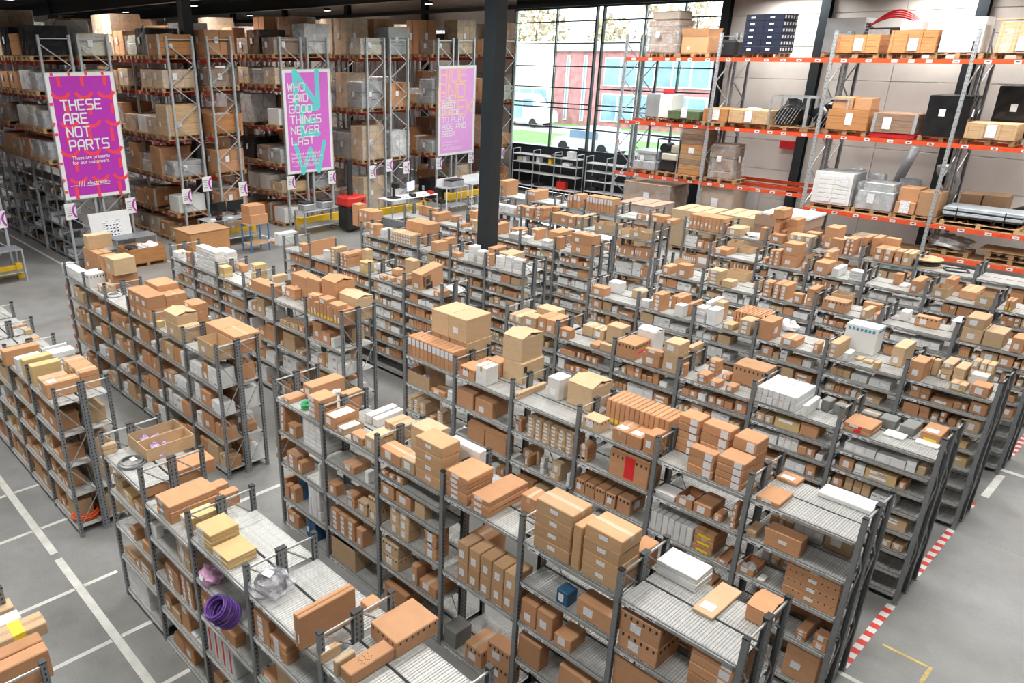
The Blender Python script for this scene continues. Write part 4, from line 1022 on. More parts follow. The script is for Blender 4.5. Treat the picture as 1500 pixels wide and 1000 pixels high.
R3 Tt -8.01 -7.51 7.09 7.43 1.54 1.75 1,1 fill=purple,lv=0
R3 Bo -7.48 -7.18 7.09 7.27 1.54 1.62 1,1 lab=f,lv=0
R3 Bw -7.14 -7.02 7.09 7.36 1.54 1.70 1,3 lv=0
R3 Bt -8.02 -7.60 7.09 7.42 1.08 1.30 3,6 lab=f,lv=0
R3 Bt -7.35 -7.22 7.09 7.28 1.08 1.29 1,5 lab=f,lv=0
R3 Bo -7.50 -7.40 7.09 7.36 1.08 1.15 1,1 lv=0
R3 Bo -6.94 -6.61 7.09 7.41 1.54 1.80 1,1 tape,lv=0
R3 Bo -6.58 -6.24 7.09 7.43 1.54 1.78 1,1 tape,lv=0
R3 Fo -6.72 -6.37 7.09 7.38 1.08 1.32 1,1 lv=0
R3 Fo -6.36 -5.96 7.09 7.26 1.08 1.34 1,1 lv=0
R3 Bo -5.85 -5.73 7.09 7.22 1.54 1.74 1,5 lab=c,lv=0
R3 Bt -5.63 -4.88 7.09 7.36 1.54 1.84 6,6 lab=f,lv=0
R3 Bo -5.63 -5.56 7.09 7.36 1.08 1.23 1,1 lab=f,lv=0
R3 Bo -5.81 -5.63 7.26 7.53 1.08 1.22 1,1 lab=f,lv=0
R3 Bt -5.55 -5.49 7.23 7.32 1.08 1.29 1,1 lv=0
R3 Bw -5.37 -5.30 7.09 7.20 1.08 1.33 1,3 lv=0
R3 Bt -5.22 -5.05 7.09 7.30 1.08 1.18 1,1 lab=f,lv=0
R3 Bt -5.18 -5.03 7.09 7.35 1.18 1.35 1,1 lab=f,lv=0
R3 Bw -4.94 -4.88 7.09 7.36 1.08 1.28 1,3 lv=0
R3 Bo -4.78 -4.66 7.09 7.30 1.54 1.76 1,4 lab=c,lv=0
R3 Bo -4.35 -3.81 7.09 7.38 1.54 1.90 1,1 vent,redlab,lv=0
R3 Bo -4.80 -4.20 7.09 7.40 1.08 1.28 4,1 vent,lv=0
R3 Bo -4.18 -3.99 7.09 7.43 1.08 1.30 1,1 vent,lab=s,lv=0
R3 Bw -3.71 -3.46 7.09 7.31 1.54 1.61 1,3 lv=0
R3 To -3.45 -3.25 7.09 7.39 1.54 1.66 1,1 fill=paper,lab=f,lv=0
R3 Bo -3.24 -3.03 7.09 7.42 1.54 1.67 1,1 lab=f,lv=0
R3 Bo -3.00 -2.91 7.09 7.27 1.54 1.63 1,1 lab=f,lv=0
R3 Bo -2.82 -2.76 7.09 7.22 1.54 1.85 1,4 lab=f,lv=0
R3 Bw -3.72 -3.19 7.09 7.33 1.08 1.32 7,1 lv=0
R3 Bo -3.18 -2.94 7.09 7.43 1.08 1.36 1,3 yel,lv=0
R3 To -2.88 -2.75 7.09 7.43 1.08 1.12 1,1 lab=f,lv=0
R3 Bt -2.64 -2.53 7.09 7.33 1.54 1.62 1,2 lv=0
R3 Bo -2.45 -2.08 7.09 7.26 1.54 1.74 1,1 lab=m,lv=0
R3 To -2.65 -2.47 7.09 7.38 1.08 1.16 1,1 fill=paper,lab=f,lv=0
R3 Bw -2.43 -2.35 7.09 7.21 1.08 1.11 1,1 lv=0
R3 Bo -2.18 -1.65 7.09 7.26 1.08 1.52 1,4 vents,lab=m,lv=0
R3 Bo -1.95 -1.84 7.09 7.43 0.62 0.75 1,4 lab=f,lv=0
R3 Bo -1.78 -1.64 7.09 7.23 0.62 0.81 1,2 lab=f,lv=0
R3 Bo -2.00 -1.66 7.09 7.32 0.12 0.57 1,1 lv=0
R1 Bw -5.85 -5.30 2.45 2.61 0.62 1.05 4,1 redlab,lv=0
R1 Bo -5.87 -5.61 2.45 2.59 1.08 1.39 1,4 lv=0
R1 Bo -5.53 -5.21 2.45 2.57 1.08 1.22 1,1 lv=0
R1 Bo -4.80 -4.55 2.45 2.53 1.54 1.83 1,1 lab=c,lv=0
R1 Bo -4.55 -4.29 2.45 2.59 1.54 1.72 1,3 lab=c,lv=0
R1 Bo -6.71 -6.39 2.45 2.60 0.98 1.23 1,1 lab=c,lv=0
R1 Bo -6.33 -6.08 2.45 2.53 0.98 1.33 2,1 lab=c,lv=0
R1 Bt -6.31 -6.03 2.45 2.72 1.46 1.82 1,5 lab=c,lv=0
R1 Bw -6.95 -6.82 2.45 2.54 1.46 1.61 2,1 lv=0
R1 Bo -7.61 -7.47 2.45 2.56 0.98 1.23 1,1 lab=f,lv=0
R1 Bo -7.30 -7.10 2.45 2.66 0.98 1.21 1,1 lab=s,lv=0
R1 Bw -8.01 -7.40 2.45 2.72 0.05 0.56 2,6 lv=0"""
STUFFB = {}
def bag(x, y, z, s, mat, label, name='poly_bag', seed=0, flat=.45):
    g = MB().blob((0, 0, s * flat * .7), s, s * .8, s * flat, mat, 12, 7, .22, seed); return tag(ob(name, g, None, (x, y, z)), label, 'bag')
bagn = 0
for ln in ITEMS.strip().split('\n'):
    t = ln.split(); row, kc = t[0], t[1]; x0, x1, y0, y1, z0, z1 = map(float, t[2:8]); n = tuple(int(v) for v in t[8].split(',')); ex = t[9].split(',') if len(t) > 9 else []
    opts = []; lab = None; fill = None; lv = 4
    for e in ex:
        if e.startswith('lab='): lab = e[4:]
        elif e.startswith('fill='): fill = e[5:]
        elif e.startswith('lv='): lv = int(e[3:])
        elif e == 'tape': pass
        else: opts.append(e)
    rs = place(row, lv, kc, x0, x1, y0, y1, z0, z1, n, opts, lab)
    if 'tilt' in opts:
        o = rs[0]; o.rotation_euler = (rad(9), rad(5), rad(4)); o.location.z -= .05; o.location.y -= .05
        w2 = (x1 - x0) / 2; ob('torn_hole', MB().box(w2, w2 + .004, .12, .30, .02, .16, PRINT), o); ob('torn_panel', MB().box(w2 + .0, w2 + .03, .06, .24, .12, .34, DARKIN), o); ob('warning_print', MB().box(w2 + .03, w2 + .032, .1, .2, .16, .26, PRINT), o)
    if fill:
        for o in rs:
            ox, oy, oz = o.location; wd, dp, hh = o.dimensions if 0 else ((x1 - x0) / n[0], y1 - y0, z1 - z0)
            if fill == 'white':
                m = max(2, int(wd / .055))
                for k in range(m):
                    a = ox - wd / 2 + .015 + k * (wd - .03) / m; lb = 'thin white box inside a carton, %s along, %s bay, %s' % (ORD[k + 1], ORD[bay_of(row, ox) + 1], ROWTXT[row]) + (', deep' if hh > .14 else ', shallow')
                    c = carton(a, a + (wd - .03) / m - .006, oy + .02, oy + dp - .03, oz + .008, oz + hh * (.93 + .04 * (k % 2)), 'w', 'thin_white_box', lb, 'white boxes in open cartons', (), '', 0, False)
            else:
                for k in range(3):
                    bagn += 1; mt = {'purple': LILAC, 'blue': WHITEBAG, 'paper': WHITEBAG}[fill]
                    bag(ox + (k - 1) * wd * .26, oy + dp * (.3 + .2 * (k % 2)), oz + .01, min(wd, dp) * .27, mt, '%s lying in an open carton, %s along, %s bay, %s' % ({'purple': 'lilac antistatic bag', 'blue': 'pale poly bag', 'paper': 'crumpled white wrapper'}[fill], ORD[(bagn - 1) % 12 + 1], ORD[bay_of(row, ox) + 1], ROWTXT[row]), 'parts_bag', bagn, .8)

# ------------------------------------------------------------------ stock on the lower shelves
CAP = {'small_carton': 295, 'small_tan_carton': 295, 'parts_carton': 295, 'white_carton': 290, 'flat_carton': 290, 'slim_carton': 290}
def low_fill(row, b, lv, style, rng, back=False):
    g = sorted(GRID[row], reverse=(row[0] == 'L')); xa, xb = sorted((g[b], g[b + 1])); Y = RY[int(row[1])]; bl = levels(row, b); z = bl[lv]; hm = bl[lv + 1] - z - .09
    ya = Y + (DP + .045 if back else .035); x = xa + .05 + rng.uniform(0, .1); out = []
    while x < xb - .12:
        st = rng.choice(style); dep = rng.uniform(.24, .325)
        if st == 'S': w, h, n, col, kd = rng.uniform(.07, .13), rng.uniform(.06, .12), (rng.choice((1, 1, 2, 3)), rng.choice((1, 1, 2, 3))), rng.choice('oottw'), 's'; dep *= .8
        elif st == 'W': w, h, n, col, kd = rng.uniform(.08, .16), rng.uniform(.05, .1), (rng.choice((1, 2, 3)), rng.choice((1, 2, 3, 4))), 'w', 'B'
        elif st == 'M': w, h, n, col, kd = rng.uniform(.15, .26), rng.uniform(.12, .24), (1, rng.choice((1, 1, 2))), rng.choice('ooot'), 'p'
        elif st == 'B': w, h, n, col, kd = rng.uniform(.26, .42), rng.uniform(.22, .34), (1, 1), rng.choice('ooott'), 'p'
        elif st == 'F': w, h, n, col, kd = rng.uniform(.2, .34), rng.uniform(.035, .07), (1, rng.choice((1, 2, 3))), rng.choice('ooty'), 'B'
        elif st == 'L': w, h, n, col, kd = rng.uniform(.05, .075), rng.uniform(.18, .28), (rng.choice((4, 5, 6, 8)), 1), rng.choice('ooow'), 'B'
        else: x += rng.uniform(.08, .3); continue
        nx, nz = n
        while nx > 1 and x + w * nx > xb - .05: nx -= 1
        if nx < 4 and st == 'L': kd = 's'
        while nz > 1 and h * nz > hm: nz -= 1
        h = min(h, hm / nz) if st != 'S' or hm > .2 else min(max(h, .09), hm / nz)
        if x + w * nx > xb - .045: break
        out.append((kd + col, x, x + w * nx, ya + rng.uniform(0, .02), ya + dep, z + .001, z + .001 + h * nz, (nx, nz))); x += w * nx + rng.choice((.006, .01, .015, .03))
    return out
STY = {'R1': 'BMMSWF', 'R2': 'BMMSSF', 'R3': 'BMSWSF', 'R4': 'MSSSWF', 'R5': 'SSWSMF', 'R6': 'SSWSM', 'R7': 'SWMLS', 'R8': 'LLMBS', 'L1': 'BMMSF', 'L2': 'BMMLW', 'L3': 'SMBSW', 'L4': 'SSMWL', 'L5': 'SSWM', 'L6': 'SWMS', 'L7': 'LWSM', 'L8': 'BM'}
VIS = {'R4': 5, 'R5': 4, 'R6': 4, 'R7': 4, 'R8': 3, 'L4': 6, 'L5': 5, 'L6': 3, 'L7': 2, 'L8': 1}
HANDLED = set([('R2', 0, 0), ('R2', 0, 1), ('R2', 0, 2), ('R2', 0, 3), ('R2', 0, 4), ('R2', 1, 0), ('R2', 1, 1), ('R2', 1, 2), ('R2', 1, 3), ('R2', 1, 4), ('R2', 2, 0), ('R2', 2, 1), ('R2', 2, 2), ('R2', 2, 3), ('R2', 2, 4), ('R2', 3, 0), ('R2', 3, 1), ('R2', 3, 2), ('R2', 3, 3), ('R2', 3, 4), ('R2', 4, 0), ('R2', 4, 1), ('R2', 4, 2), ('R2', 4, 3), ('R2', 4, 4), ('R2', 5, 0), ('R2', 5, 1), ('R2', 5, 2), ('R2', 5, 3), ('R2', 5, 4), ('R3', 0, 2), ('R3', 0, 3), ('R3', 1, 2), ('R3', 1, 3), ('R3', 2, 2), ('R3', 2, 3), ('R3', 3, 2), ('R3', 3, 3), ('R3', 4, 2), ('R3', 4, 3), ('R3', 5, 2), ('R3', 5, 3), ('R3', 5, 1), ('R3', 5, 0), ('R1', 2, 3), ('R1', 2, 2), ('R1', 2, 1), ('R1', 3, 3), ('R1', 1, 3), ('R1', 1, 2), ('R1', 0, 2), ('R1', 0, 0)])
for row in ('R2', 'R1', 'R3', 'L1', 'L2', 'L3', 'R4', 'L4', 'R5', 'R6', 'L5', 'R7', 'L6', 'R8', 'L7', 'L8'):
    rng = random.Random(row); nb = len(GRID[row]) - 1
    for b in range(nb):
        nl = len(levels(row, b)) - 1; deep = VIS.get(row, 9) + (3 if row[0] == 'L' and b == 0 else 0)
        for lv in range(nl - 1, max(-1, nl - 1 - deep), -1):
            jobs = [] if (row, b, lv) in HANDLED else [False]
            if row[0] == 'L' and b == 0 and row in ('L1', 'L2', 'L3', 'L4'): jobs.append(True)
            if row[0] == 'R' and b == nb - 1 and row in ('R2', 'R3', 'R4', 'R5'): jobs.append(True)
            if row[0] == 'L' and b == 0 and row in ('L2', 'L3') and lv < 4 and False in jobs: pass
            for back in jobs:
                for kc, x0, x1, y0, y1, z0, z1, n in low_fill(row, b, lv, STY[row], rng, back):
                    nm = ('small_tan_carton' if kc[1] == 't' else 'small_carton') if kc[0] == 's' and kc[1] != 'w' else 'parts_carton' if kc[0] == 'p' else 'white_carton' if kc[1] == 'w' else 'slim_carton' if n[0] >= 4 else 'flat_carton'
                    if COUNT.get(nm, 0) + n[0] * n[1] <= CAP[nm]: place(row, lv, kc, x0, x1, y0, y1, z0, z1, n)
                    else:
                        g = STUFFB.setdefault(row, {}).setdefault(kc[1], MB()); nx, nz = n; dx, dz = (x1 - x0) / nx, (z1 - z0) / nz
                        for i in range(nx):
                            for k in range(nz):
                                g.box(x0 + i * dx + .002, x0 + (i + 1) * dx - .002, y0, y1, z0 + k * dz, z0 + (k + 1) * dz - .001, WHITEB if kc[1] == 'w' else KRAFT)
                                if rng.random() < .6: g.box(x0 + i * dx + dx * .15, x0 + (i + .7) * dx, y0 - .002, y0, z0 + (k + .2) * dz, z0 + (k + .75) * dz, LABEL)
for row, d in STUFFB.items():
    for c, g in d.items():
        o = stuff('shelf_stock', g, 'packed mass of small %s cartons on the lower shelves of the %s' % (CNAME[c], ROWTXT[row]), 'boxes'); o.color = tuple(TINT[c]) + (1,)

# ------------------------------------------------------------------ coils, bags and reels on the shelves
def coil(x, y, z, R, mat, label, turns=4, r=.008, name='cable_coil', sq=1.0, tilt=None):
    g = MB()
    for k in range(turns): g.ring((RNG.uniform(-.012, .012), RNG.uniform(-.012, .012), r + k * r * 1.3), R * RNG.uniform(.86, 1.05), r, mat, 26, 5, sq, .015)
    g.smooth = True
    o = tag(ob(name, g, None, (x, y, z)), label, 'cable')
    if tilt: o.rotation_euler = tilt
    return o
o = coil(-7.6, 2.58, 2.0, .135, CABLEG, 'thin grey cable coil lying flat on the first tape-side row', 5, .007); ob('label', label_mesh(.09, .06), o, (-.05, 0, .05)).rotation_euler = (rad(-90), 0, 0)
o = coil(-4.72, 2.60, 2.0, .13, BLACKM, 'black cable coil inside a clear bag on the first tape-side row', 7, .012); b_ = MB().blob((0, 0, .08), .21, .19, .09, BAG, 14, 8, .15, 5); ob('clear_bag', b_, o); ob('label', label_mesh(.1, .07), o, (-.04, -.06, .165)).rotation_euler = (rad(-75), 0, .3)
coil(-5.12, 2.40, 1.56, .115, CABLEV, 'violet cable coil hanging over the front of the second shelf', 16, .012, tilt=(rad(38), 0, 0))
o = bag(-5.72, 2.53, 1.55, .15, PURPLE, 'pink antistatic bag with a label on the second shelf', 'antistatic_bag', 9, .6); ob('label', label_mesh(.07, .04), o, (-.03, -.125, .06)).rotation_euler = (rad(-30), 0, 0)
coil(-9.93, 2.62, .125, .17, CABLEO, 'bright orange cable coil on the bottom shelf at the row end', 6, .013)
coil(-13.93, 4.92, 2.0, .13, WHITEP, 'white cable coil on the second banner-side row', 3, .01)
coil(-7.46, 4.86, 2.0, .06, CABLEN, 'small green tubing coil between brown cartons', 7, .009)
bag(-7.62, 5.42, 2.0, .1, WHITEBAG, 'white poly bag behind the brown cartons of the second tape-side row', 'poly_bag', 4)
bag(-9.85, 9.92, 2.0, .2, WHITEBAG, 'white poly bag slumped at the end of the fourth banner-side row', 'poly_bag', 6, .3)
bag(-4.62, 12.47, 2.0, .17, WHITEBAG, 'grey-white poly bag behind the large brown carton', 'poly_bag', 7, .6)
bag(-8.12, 18.72, 2.0, .26, WHITEBAG, 'flat heap of white paper bags on the eighth tape-side row', 'paper_bags', 8, .15)
o = empty('cable_reel', (-4.45, 18.72, 2.0), 'cable reel with pale wooden flange lying on the eighth tape-side row', 'reel')
g = MB().lathe((0, 0, 0), [(.0, 0), (.3, 0), (.3, .02), (.0, .02)], PALEWOOD, 26); ob('flange', g.mesh('flange'), o); g2 = MB().lathe((0, 0, 0), [(.0, .13), (.3, .13), (.3, .155), (.03, .155)], PALEWOOD, 26); ob('flange', g2, o)
g3 = MB()
for k in range(4): g3.ring((0, 0, .035 + k * .026), .25, .016, BLACKM, 26, 5)
ob('wound_cable', g3, o)
g = MB(); g.bar((-.2, -.15, .012), (.2, -.15, .012), .04, .02, BLACKM); g.bar((-.2, .15, .012), (.2, .15, .012), .04, .02, BLACKM); g.bar((-.2, -.15, .012), (-.2, .15, .012), .04, .02, BLACKM); g.bar((.2, -.15, .012), (.2, .15, .012), .04, .02, BLACKM)
tag(ob('plastic_frame', g, None, (-3.88, 18.7, 2.0), .4), 'flat black plastic frame lying on the last bare shelf', 'frame')

# ------------------------------------------------------------------ pallets and their loads
def pallet_mesh(mat=WOOD, w=.8, d=1.2):
    g = MB()
    for k in range(5): a = -w / 2 + k * (w - .1) / 4; g.box(a, a + .1, -d / 2, d / 2, .12, .142, mat)
    for y in (-d / 2, -.05, d / 2 - .1): g.box(-w / 2, w / 2, y, y + .1, .1, .12, mat)
    for y in (-d / 2, -.05, d / 2 - .1):
        for x in (-w / 2, -.06, w / 2 - .12): g.box(x, x + .12, y, y + .1, .02, .1, mat)
    for x in (-w / 2, -.06, w / 2 - .12): g.box(x, x + .12, -d / 2, d / 2, 0, .02, mat)
    return g.mesh('pallet')
PAL = pallet_mesh(); PALW = pallet_mesh(WOOD, 1.2, .8)
def cbx(w, d, h, mat=KRAFT): return cached(('c', w, d, h, mat.name), lambda: MB().cbox(-w / 2, w / 2, 0, d, 0, h, mat, .007).mesh('carton'))
def kids(r): return r
def shrink(r, w, d, h, z=.145, mat=None, name='stretch_wrap', seed=1):
    rn = random.Random(seed); g = MB(); k = len(g.v); i = g.mi(mat or FILM); n = 7; rows = 6; per = []
    for s in range(4):
        for t in range(n):
            f = t / n; x, y = ((-w / 2 + w * f, -d / 2), (w / 2, -d / 2 + d * f), (w / 2 - w * f, d / 2), (-w / 2, d / 2 - d * f))[s]; per.append((x, y))
    for a in range(rows + 1):
        for x, y in per: g.v.append((x * (1.012 + rn.uniform(0, .03)), y * (1.012 + rn.uniform(0, .03)), z + h * a / rows))
    m = len(per)
    for a in range(rows):
        for t in range(m): g.f.append((k + a * m + t, k + a * m + (t + 1) % m, k + (a + 1) * m + (t + 1) % m, k + (a + 1) * m + t)); g.m.append(i)
    g.poly([(x * 1.02, y * 1.02, z + h + .006) for x, y in per], mat or FILM)
    return ob(name, g, r)
def sticker_on(r, w, d, z, hh=.2, ww=.15):
    ob('label', label_mesh(ww, hh), r, (-w * .2, -d / 2 - .03, z))
    l = ob('label', label_mesh(ww, hh), r, (w / 2 + .03, -d * .2, z), pi / 2)
def L_cartons(nx, ny, nz, w, d, h, col, wrap, seed, label_=True):
    rn = random.Random(seed); r = empty('pallet_load', (0, 0, -50), 'x', 'pallet load'); ob('pallet', PAL, r); cw, cd, ch = q(w / nx - .006), q(d / ny - .006), q(h / nz - .002)
    for a in range(nx):
        for b_ in range(ny):
            for c in range(nz):
                if ny > 2 and 0 < b_ < ny - 1 and c < nz - 1 and 0 < a < nx - 1: continue
                if c == nz - 1 and rn.random() < .22 and nz > 1 and not wrap: continue
                j = rn.uniform(.86, 1.1); t = TINT[col]; ob('carton', cbx(cw, cd, ch, WHITEB if col == 'w' else KRAFT), r, (-w / 2 + (a + .5) * w / nx, -d / 2 + b_ * d / ny, .145 + c * h / nz), 0, [v * j for v in t])
    if label_: sticker_on(r, w, d, .145 + h * .45)
    if wrap: shrink(r, w, d, h, seed=seed)
    return r
def L_crate(w, d, h, nb, mat, seed, open_=True, corner=True):
    rn = random.Random(seed); r = empty('crate_load', (0, 0, -50), 'x', 'crate'); ob('pallet', PAL, r); ph = h / nb
    pw = MB().cbox(-w / 2, w / 2, -.012, .012, .003, ph - .003, mat, .004).mesh('plank'); pd = MB().cbox(-.012, .012, -d / 2 + .014, d / 2 - .014, .003, ph - .003, mat, .004).mesh('plank')
    for k in range(nb):
        for s in (-1, 1): ob('plank', pw, r, (0, s * (d / 2 - .012), .145 + k * ph)); ob('plank', pd, r, (s * (w / 2 - .012), 0, .145 + k * ph))
    if corner:
        cm_ = MB(); cm_.box(-.03, .03, -.003, .0, 0, h, GALV); cm = cm_.mesh('corner_iron')
        for s in (-1, 1):
            ob('corner_iron', cm, r, (s * (w / 2 - .03), -d / 2 - .0, .145)); c = ob('corner_iron', cm, r, (s * (w / 2 + .0015 * s), -d / 2 + .03, .145), pi / 2)
    ob('crate_floor' if open_ else 'crate_lid', MB().box(-w / 2, w / 2, -d / 2 + .03, d / 2 - .03, .16 if open_ else .145 + h, .18 if open_ else .165 + h, mat), r)
    if open_: ob('packed_goods', MB().blob((0, 0, .145 + h * .75), w * .4, d * .38, h * .25, WHITEBAG if seed % 2 else DARKIN, 10, 6, .3, seed), r)
    sticker_on(r, w, d, .145 + h * .3, .15, .12); return r
def L_lump(w, d, h, mat, film, seed):
    rn = random.Random(seed); r = empty('wrapped_load', (0, 0, -50), 'x', 'pallet load'); ob('pallet', PAL, r); z = .145
    while z < h - .05:
        hh = min(h - z, rn.uniform(.25, .5)); ww, dd = w * rn.uniform(.8, 1), d * rn.uniform(.8, 1); ob('machine_block', MB().cbox(-ww / 2, ww / 2, -dd / 2, dd / 2, z, z + hh - .01, mat, .02), r); z += hh
    shrink(r, w, d, h - .16, seed=seed, mat=film); sticker_on(r, w * 1.03, d * 1.03, h * .5); return r
def L_tall(seed):
    r = empty('tall_carton_load', (0, 0, -50), 'x', 'pallet load'); ob('pallet', PAL, r)
    for k in range(2):
        for m in range(2): ob('carton', cbx(.38, .5, 1.3), r, (-.2 + .4 * k, -.52 + m * .52, .145), 0, [v * (.9 + .1 * k) for v in TINT['o']])
    sticker_on(r, .78, 1.04, .7, .25, .18); return r
GREYM = simple('grey_machine_paint', (.36, .37, .38), .4, .2, .15, 2)
CREAMM = simple('cream_machine_paint', (.62, .58, .48), .4, 0, .1, 2)
PROTO = [(L_cartons(2, 3, 4, .8, 1.15, 1.25, 'o', True, 1), 'shrink-wrapped brown carton stack'), (L_cartons(2, 2, 2, .8, 1.1, .75, 'o', False, 2), 'loose brown carton stack'), (L_crate(.82, 1.18, .6, 3, PLY, 3), 'open orange plywood crate'),
         (L_lump(.8, 1.1, 1.15, GREYM, FILM, 4), 'film-wrapped grey machine'), (L_cartons(2, 3, 5, .78, 1.1, 1.3, 't', True, 5), 'wrapped pale tan carton stack'), (L_crate(.8, 1.15, .95, 5, PALEWOOD, 6, False), 'closed pale pine crate'),
         (L_cartons(2, 2, 3, .78, 1.1, 1.0, 'w', True, 7), 'wrapped white carton stack'), (L_lump(.8, 1.1, .95, BLACKWRAP, BLACKWRAP, 8), 'black-wrapped bundle'), (L_tall(9), 'four tall brown cartons'),
         (L_cartons(3, 3, 3, .8, 1.15, .9, 'o', False, 10), 'small brown carton stack'), (L_crate(.82, 1.15, .38, 2, PALEWOOD, 11), 'low open pine crate'), (L_lump(.8, 1.1, .75, CREAMM, FILM, 12), 'film-wrapped cream machine'),
         (L_cartons(1, 2, 2, .78, 1.1, .9, 'o', False, 13), 'stack of big brown cartons'), (L_cartons(2, 2, 1, .8, 1.1, .48, 'o', False, 14), 'single layer of brown cartons'), (L_cartons(2, 3, 2, .78, 1.1, .55, 't', True, 15), 'wrapped low tan carton stack'),
         (L_lump(.8, 1.1, .65, GREYM, FILM, 16), 'film-wrapped low grey machine'), (L_lump(.76, 1.0, .7, DARKIN, FILM, 17), 'film-wrapped dark brown bundle'), (L_cartons(2, 2, 1, .75, 1.0, .55, 'w', False, 18), 'single layer of white cartons')]
PHT = [1.4, .9, .75, 1.2, 1.45, 1.12, 1.15, 1.0, 1.45, 1.05, .53, .8, 1.05, .63, .7, .67, .72, .7]
USED = set()
def load(i, x, y, z, rz, label, group, name=None):
    r = PROTO[i][0]
    if i not in USED:
        USED.add(i); r.location = (x, y, z); r.rotation_euler = (0, 0, rz); r['label'] = label; r['group'] = group; return r
    return copytree(r, (x, y, z), rz, label, group)

# ------------------------------------------------------------------ pallet racks
_um = {}
def upright_mesh(h, mat):
    def f():
        g = MB(); g.box(-.045, .045, 0, .004, 0, h, mat); g.box(-.045, -.040, .004, .07, 0, h, mat); g.box(.040, .045, .004, .07, 0, h, mat); g.box(-.06, .06, -.01, .08, 0, .012, mat); z = .1
        while z < h - .05:
            for s in (-.022, .022): g.poly([(s - .006, -.0008, z), (s + .006, -.0008, z), (s + .006, -.0008, z + .03), (s - .006, -.0008, z + .03)], STEELCAP)
            z += .1
        return g.mesh('upright')
    return cached(('up', h, mat.name), f)
def zigzag(d, h, mat):
    def f():
        g = MB(); z = .25; up = True; g.bar((0, .06, h - .1), (0, d - .06, h - .1), .03, .03, mat, (1, 0, 0))
        while z < h - .5: a, b_ = (.06, d - .06) if up else (d - .06, .06); g.bar((0, a, z), (0, b_, z + .62), .03, .03, mat, (1, 0, 0)); z += .62; up = not up
        return g.mesh('frame_brace')
    return cached(('zz', round(d, 3), h, mat.name), f)
def beam_mesh(L, mat):
    def f():
        g = MB(); g.box(.045, L - .045, 0, .045, -.12, 0, mat); x = .3
        return g.mesh('beam')
    return cached(('bm', round(L, 3), mat.name), f)
def beam_labels(L, seed):
    def f():
        rn = random.Random(seed); g = MB(); x = .3
        while x < L - .4:
            g.box(x, x + .16, -.003, 0, -.1, -.025, LABEL); g.box(x + .04, x + .12, -.004, -.003, -.075, -.05, PRINT); x += rn.uniform(.42, .7)
        return g.mesh('beam_label')
    return cached(('bl', round(L, 3), seed), f)
def rack_half(r, x0, dirn, L, nb, y0, y1, h, tiers, bmat, umat, flip=False, per_bay=None):
    d = y1 - y0; U, Z = upright_mesh(h, umat), zigzag(d, h, umat)
    for k in range(nb + 1):
        x = dirn * k * L + x0; ob('upright', U, r, (x, y0, 0)); ob('upright', U, r, (x, y1, 0), pi); ob('frame_brace', Z, r, (x, y0, 0))
    for k in range(nb):
        xs = x0 + (k if dirn > 0 else -(k + 1)) * L
        for t, z in enumerate(per_bay[k] if per_bay else tiers):
            a = ob('beam', beam_mesh(L, bmat), r, (xs, y0 - .01, z)); ob('beam_label', beam_labels(L, (k + t) % 3), a)['kind'] = 'stuff'; c = ob('beam', beam_mesh(L, bmat), r, (xs + L, y1 + .01, z), pi)
RX = -24.6; BL = 2.75
RACKS = [(3.75, 4.72, 4.9, 5.86, [2.17, 3.5, 5.0, 6.0], 'corner rack at the open aisle'), (7.66, 8.6, 8.78, 9.72, [3.1, 4.0, 5.05, 6.0], 'THESE ARE NOT PARTS rack'), (11.54, 12.5, 12.96, 13.9, [.95, 2.17, 3.5, 5.0, 6.0], 'bannerless rack by the desk'),
         (15.76, 16.72, 16.92, 17.88, [1.15, 2.25, 3.6, 5.0, 6.0], 'WHO SAID GOOD THINGS rack'), (19.67, 20.62, 20.85, 21.85, [2.0, 3.98, 5.95], 'bannerless rack by the monitors'), (23.47, 24.42, 24.65, 25.7, [2.0, 3.98, 5.95], 'HIDE AND SEEK rack'), (27.5, 28.42, None, None, [2.0, 3.98, 5.95], 'wall rack beside the window')]
rl = random.Random(5)
for ri, (a0, a1, b0, b1, tiers, nm) in enumerate(RACKS):
    r = empty('pallet_rack', (RX, a0, 0), 'tall galvanised pallet rack with red beams, the ' + nm, 'rack', 'racks along the banner aisle'); nb = 5
    rack_half(r, 0, -1, BL, nb, 0, a1 - a0, 6.7, tiers, REDBEAM, GALV)
    if b0: rack_half(r, 0, -1, BL, nb, b0 - a0, b1 - a0, 6.7, tiers, REDBEAM, GALV)
    lev = [0.0] + tiers
    for half, (ya, yb) in enumerate(((a0, a1), (b0, b1))):
        if ya is None: continue
        for t, z in enumerate(lev):
            top = t == len(lev) - 1; gap = 2.4 if top else lev[t + 1] - z - .17
            for bay in range(5):
                if bay > (1 if half == 0 else 0) and not (top and bay < (5 if half == 0 else 3)): continue
                if ri == 1 and t == 0: continue
                if ri == 0 and (t < 2 or bay > 1): continue
                for sl in range(3):
                    ok = [i for i in range(len(PROTO)) if PHT[i] < gap - .05]
                    if not ok or rl.random() < .06: continue
                    if top: ok = [i for i in ok if PHT[i] > .7]
                    if ri == 4 and rl.random() < .55: ok = [i for i in ok if i in (3, 4, 6, 11)] or ok
                    i = rl.choice(ok); x = RX - bay * BL - .48 - sl * .89; y = (ya + yb) / 2 + (.1 if half else -.1)
                    lb = '%s, %s tier, %s slot, %s bay%s, %s' % (PROTO[i][1], ORD[t + 1], ORD[sl + 1], ORD[bay + 1], ' rear side' if half else '', nm)
                    if len(lb.replace(',', '').split()) > 16: lb = lb.replace(' slot', '').replace(' rack', '').replace('shrink-wrapped', 'wrapped')
                    if len(lb.replace(',', '').split()) > 16: lb = lb.replace('beside the window', 'by window').replace(' the', '').replace('stack of ', '').replace('film-', '')
                    load(i, x, y, z + .002, 0 if rl.random() < .9 else pi, lb, 'pallet loads on the ' + nm)
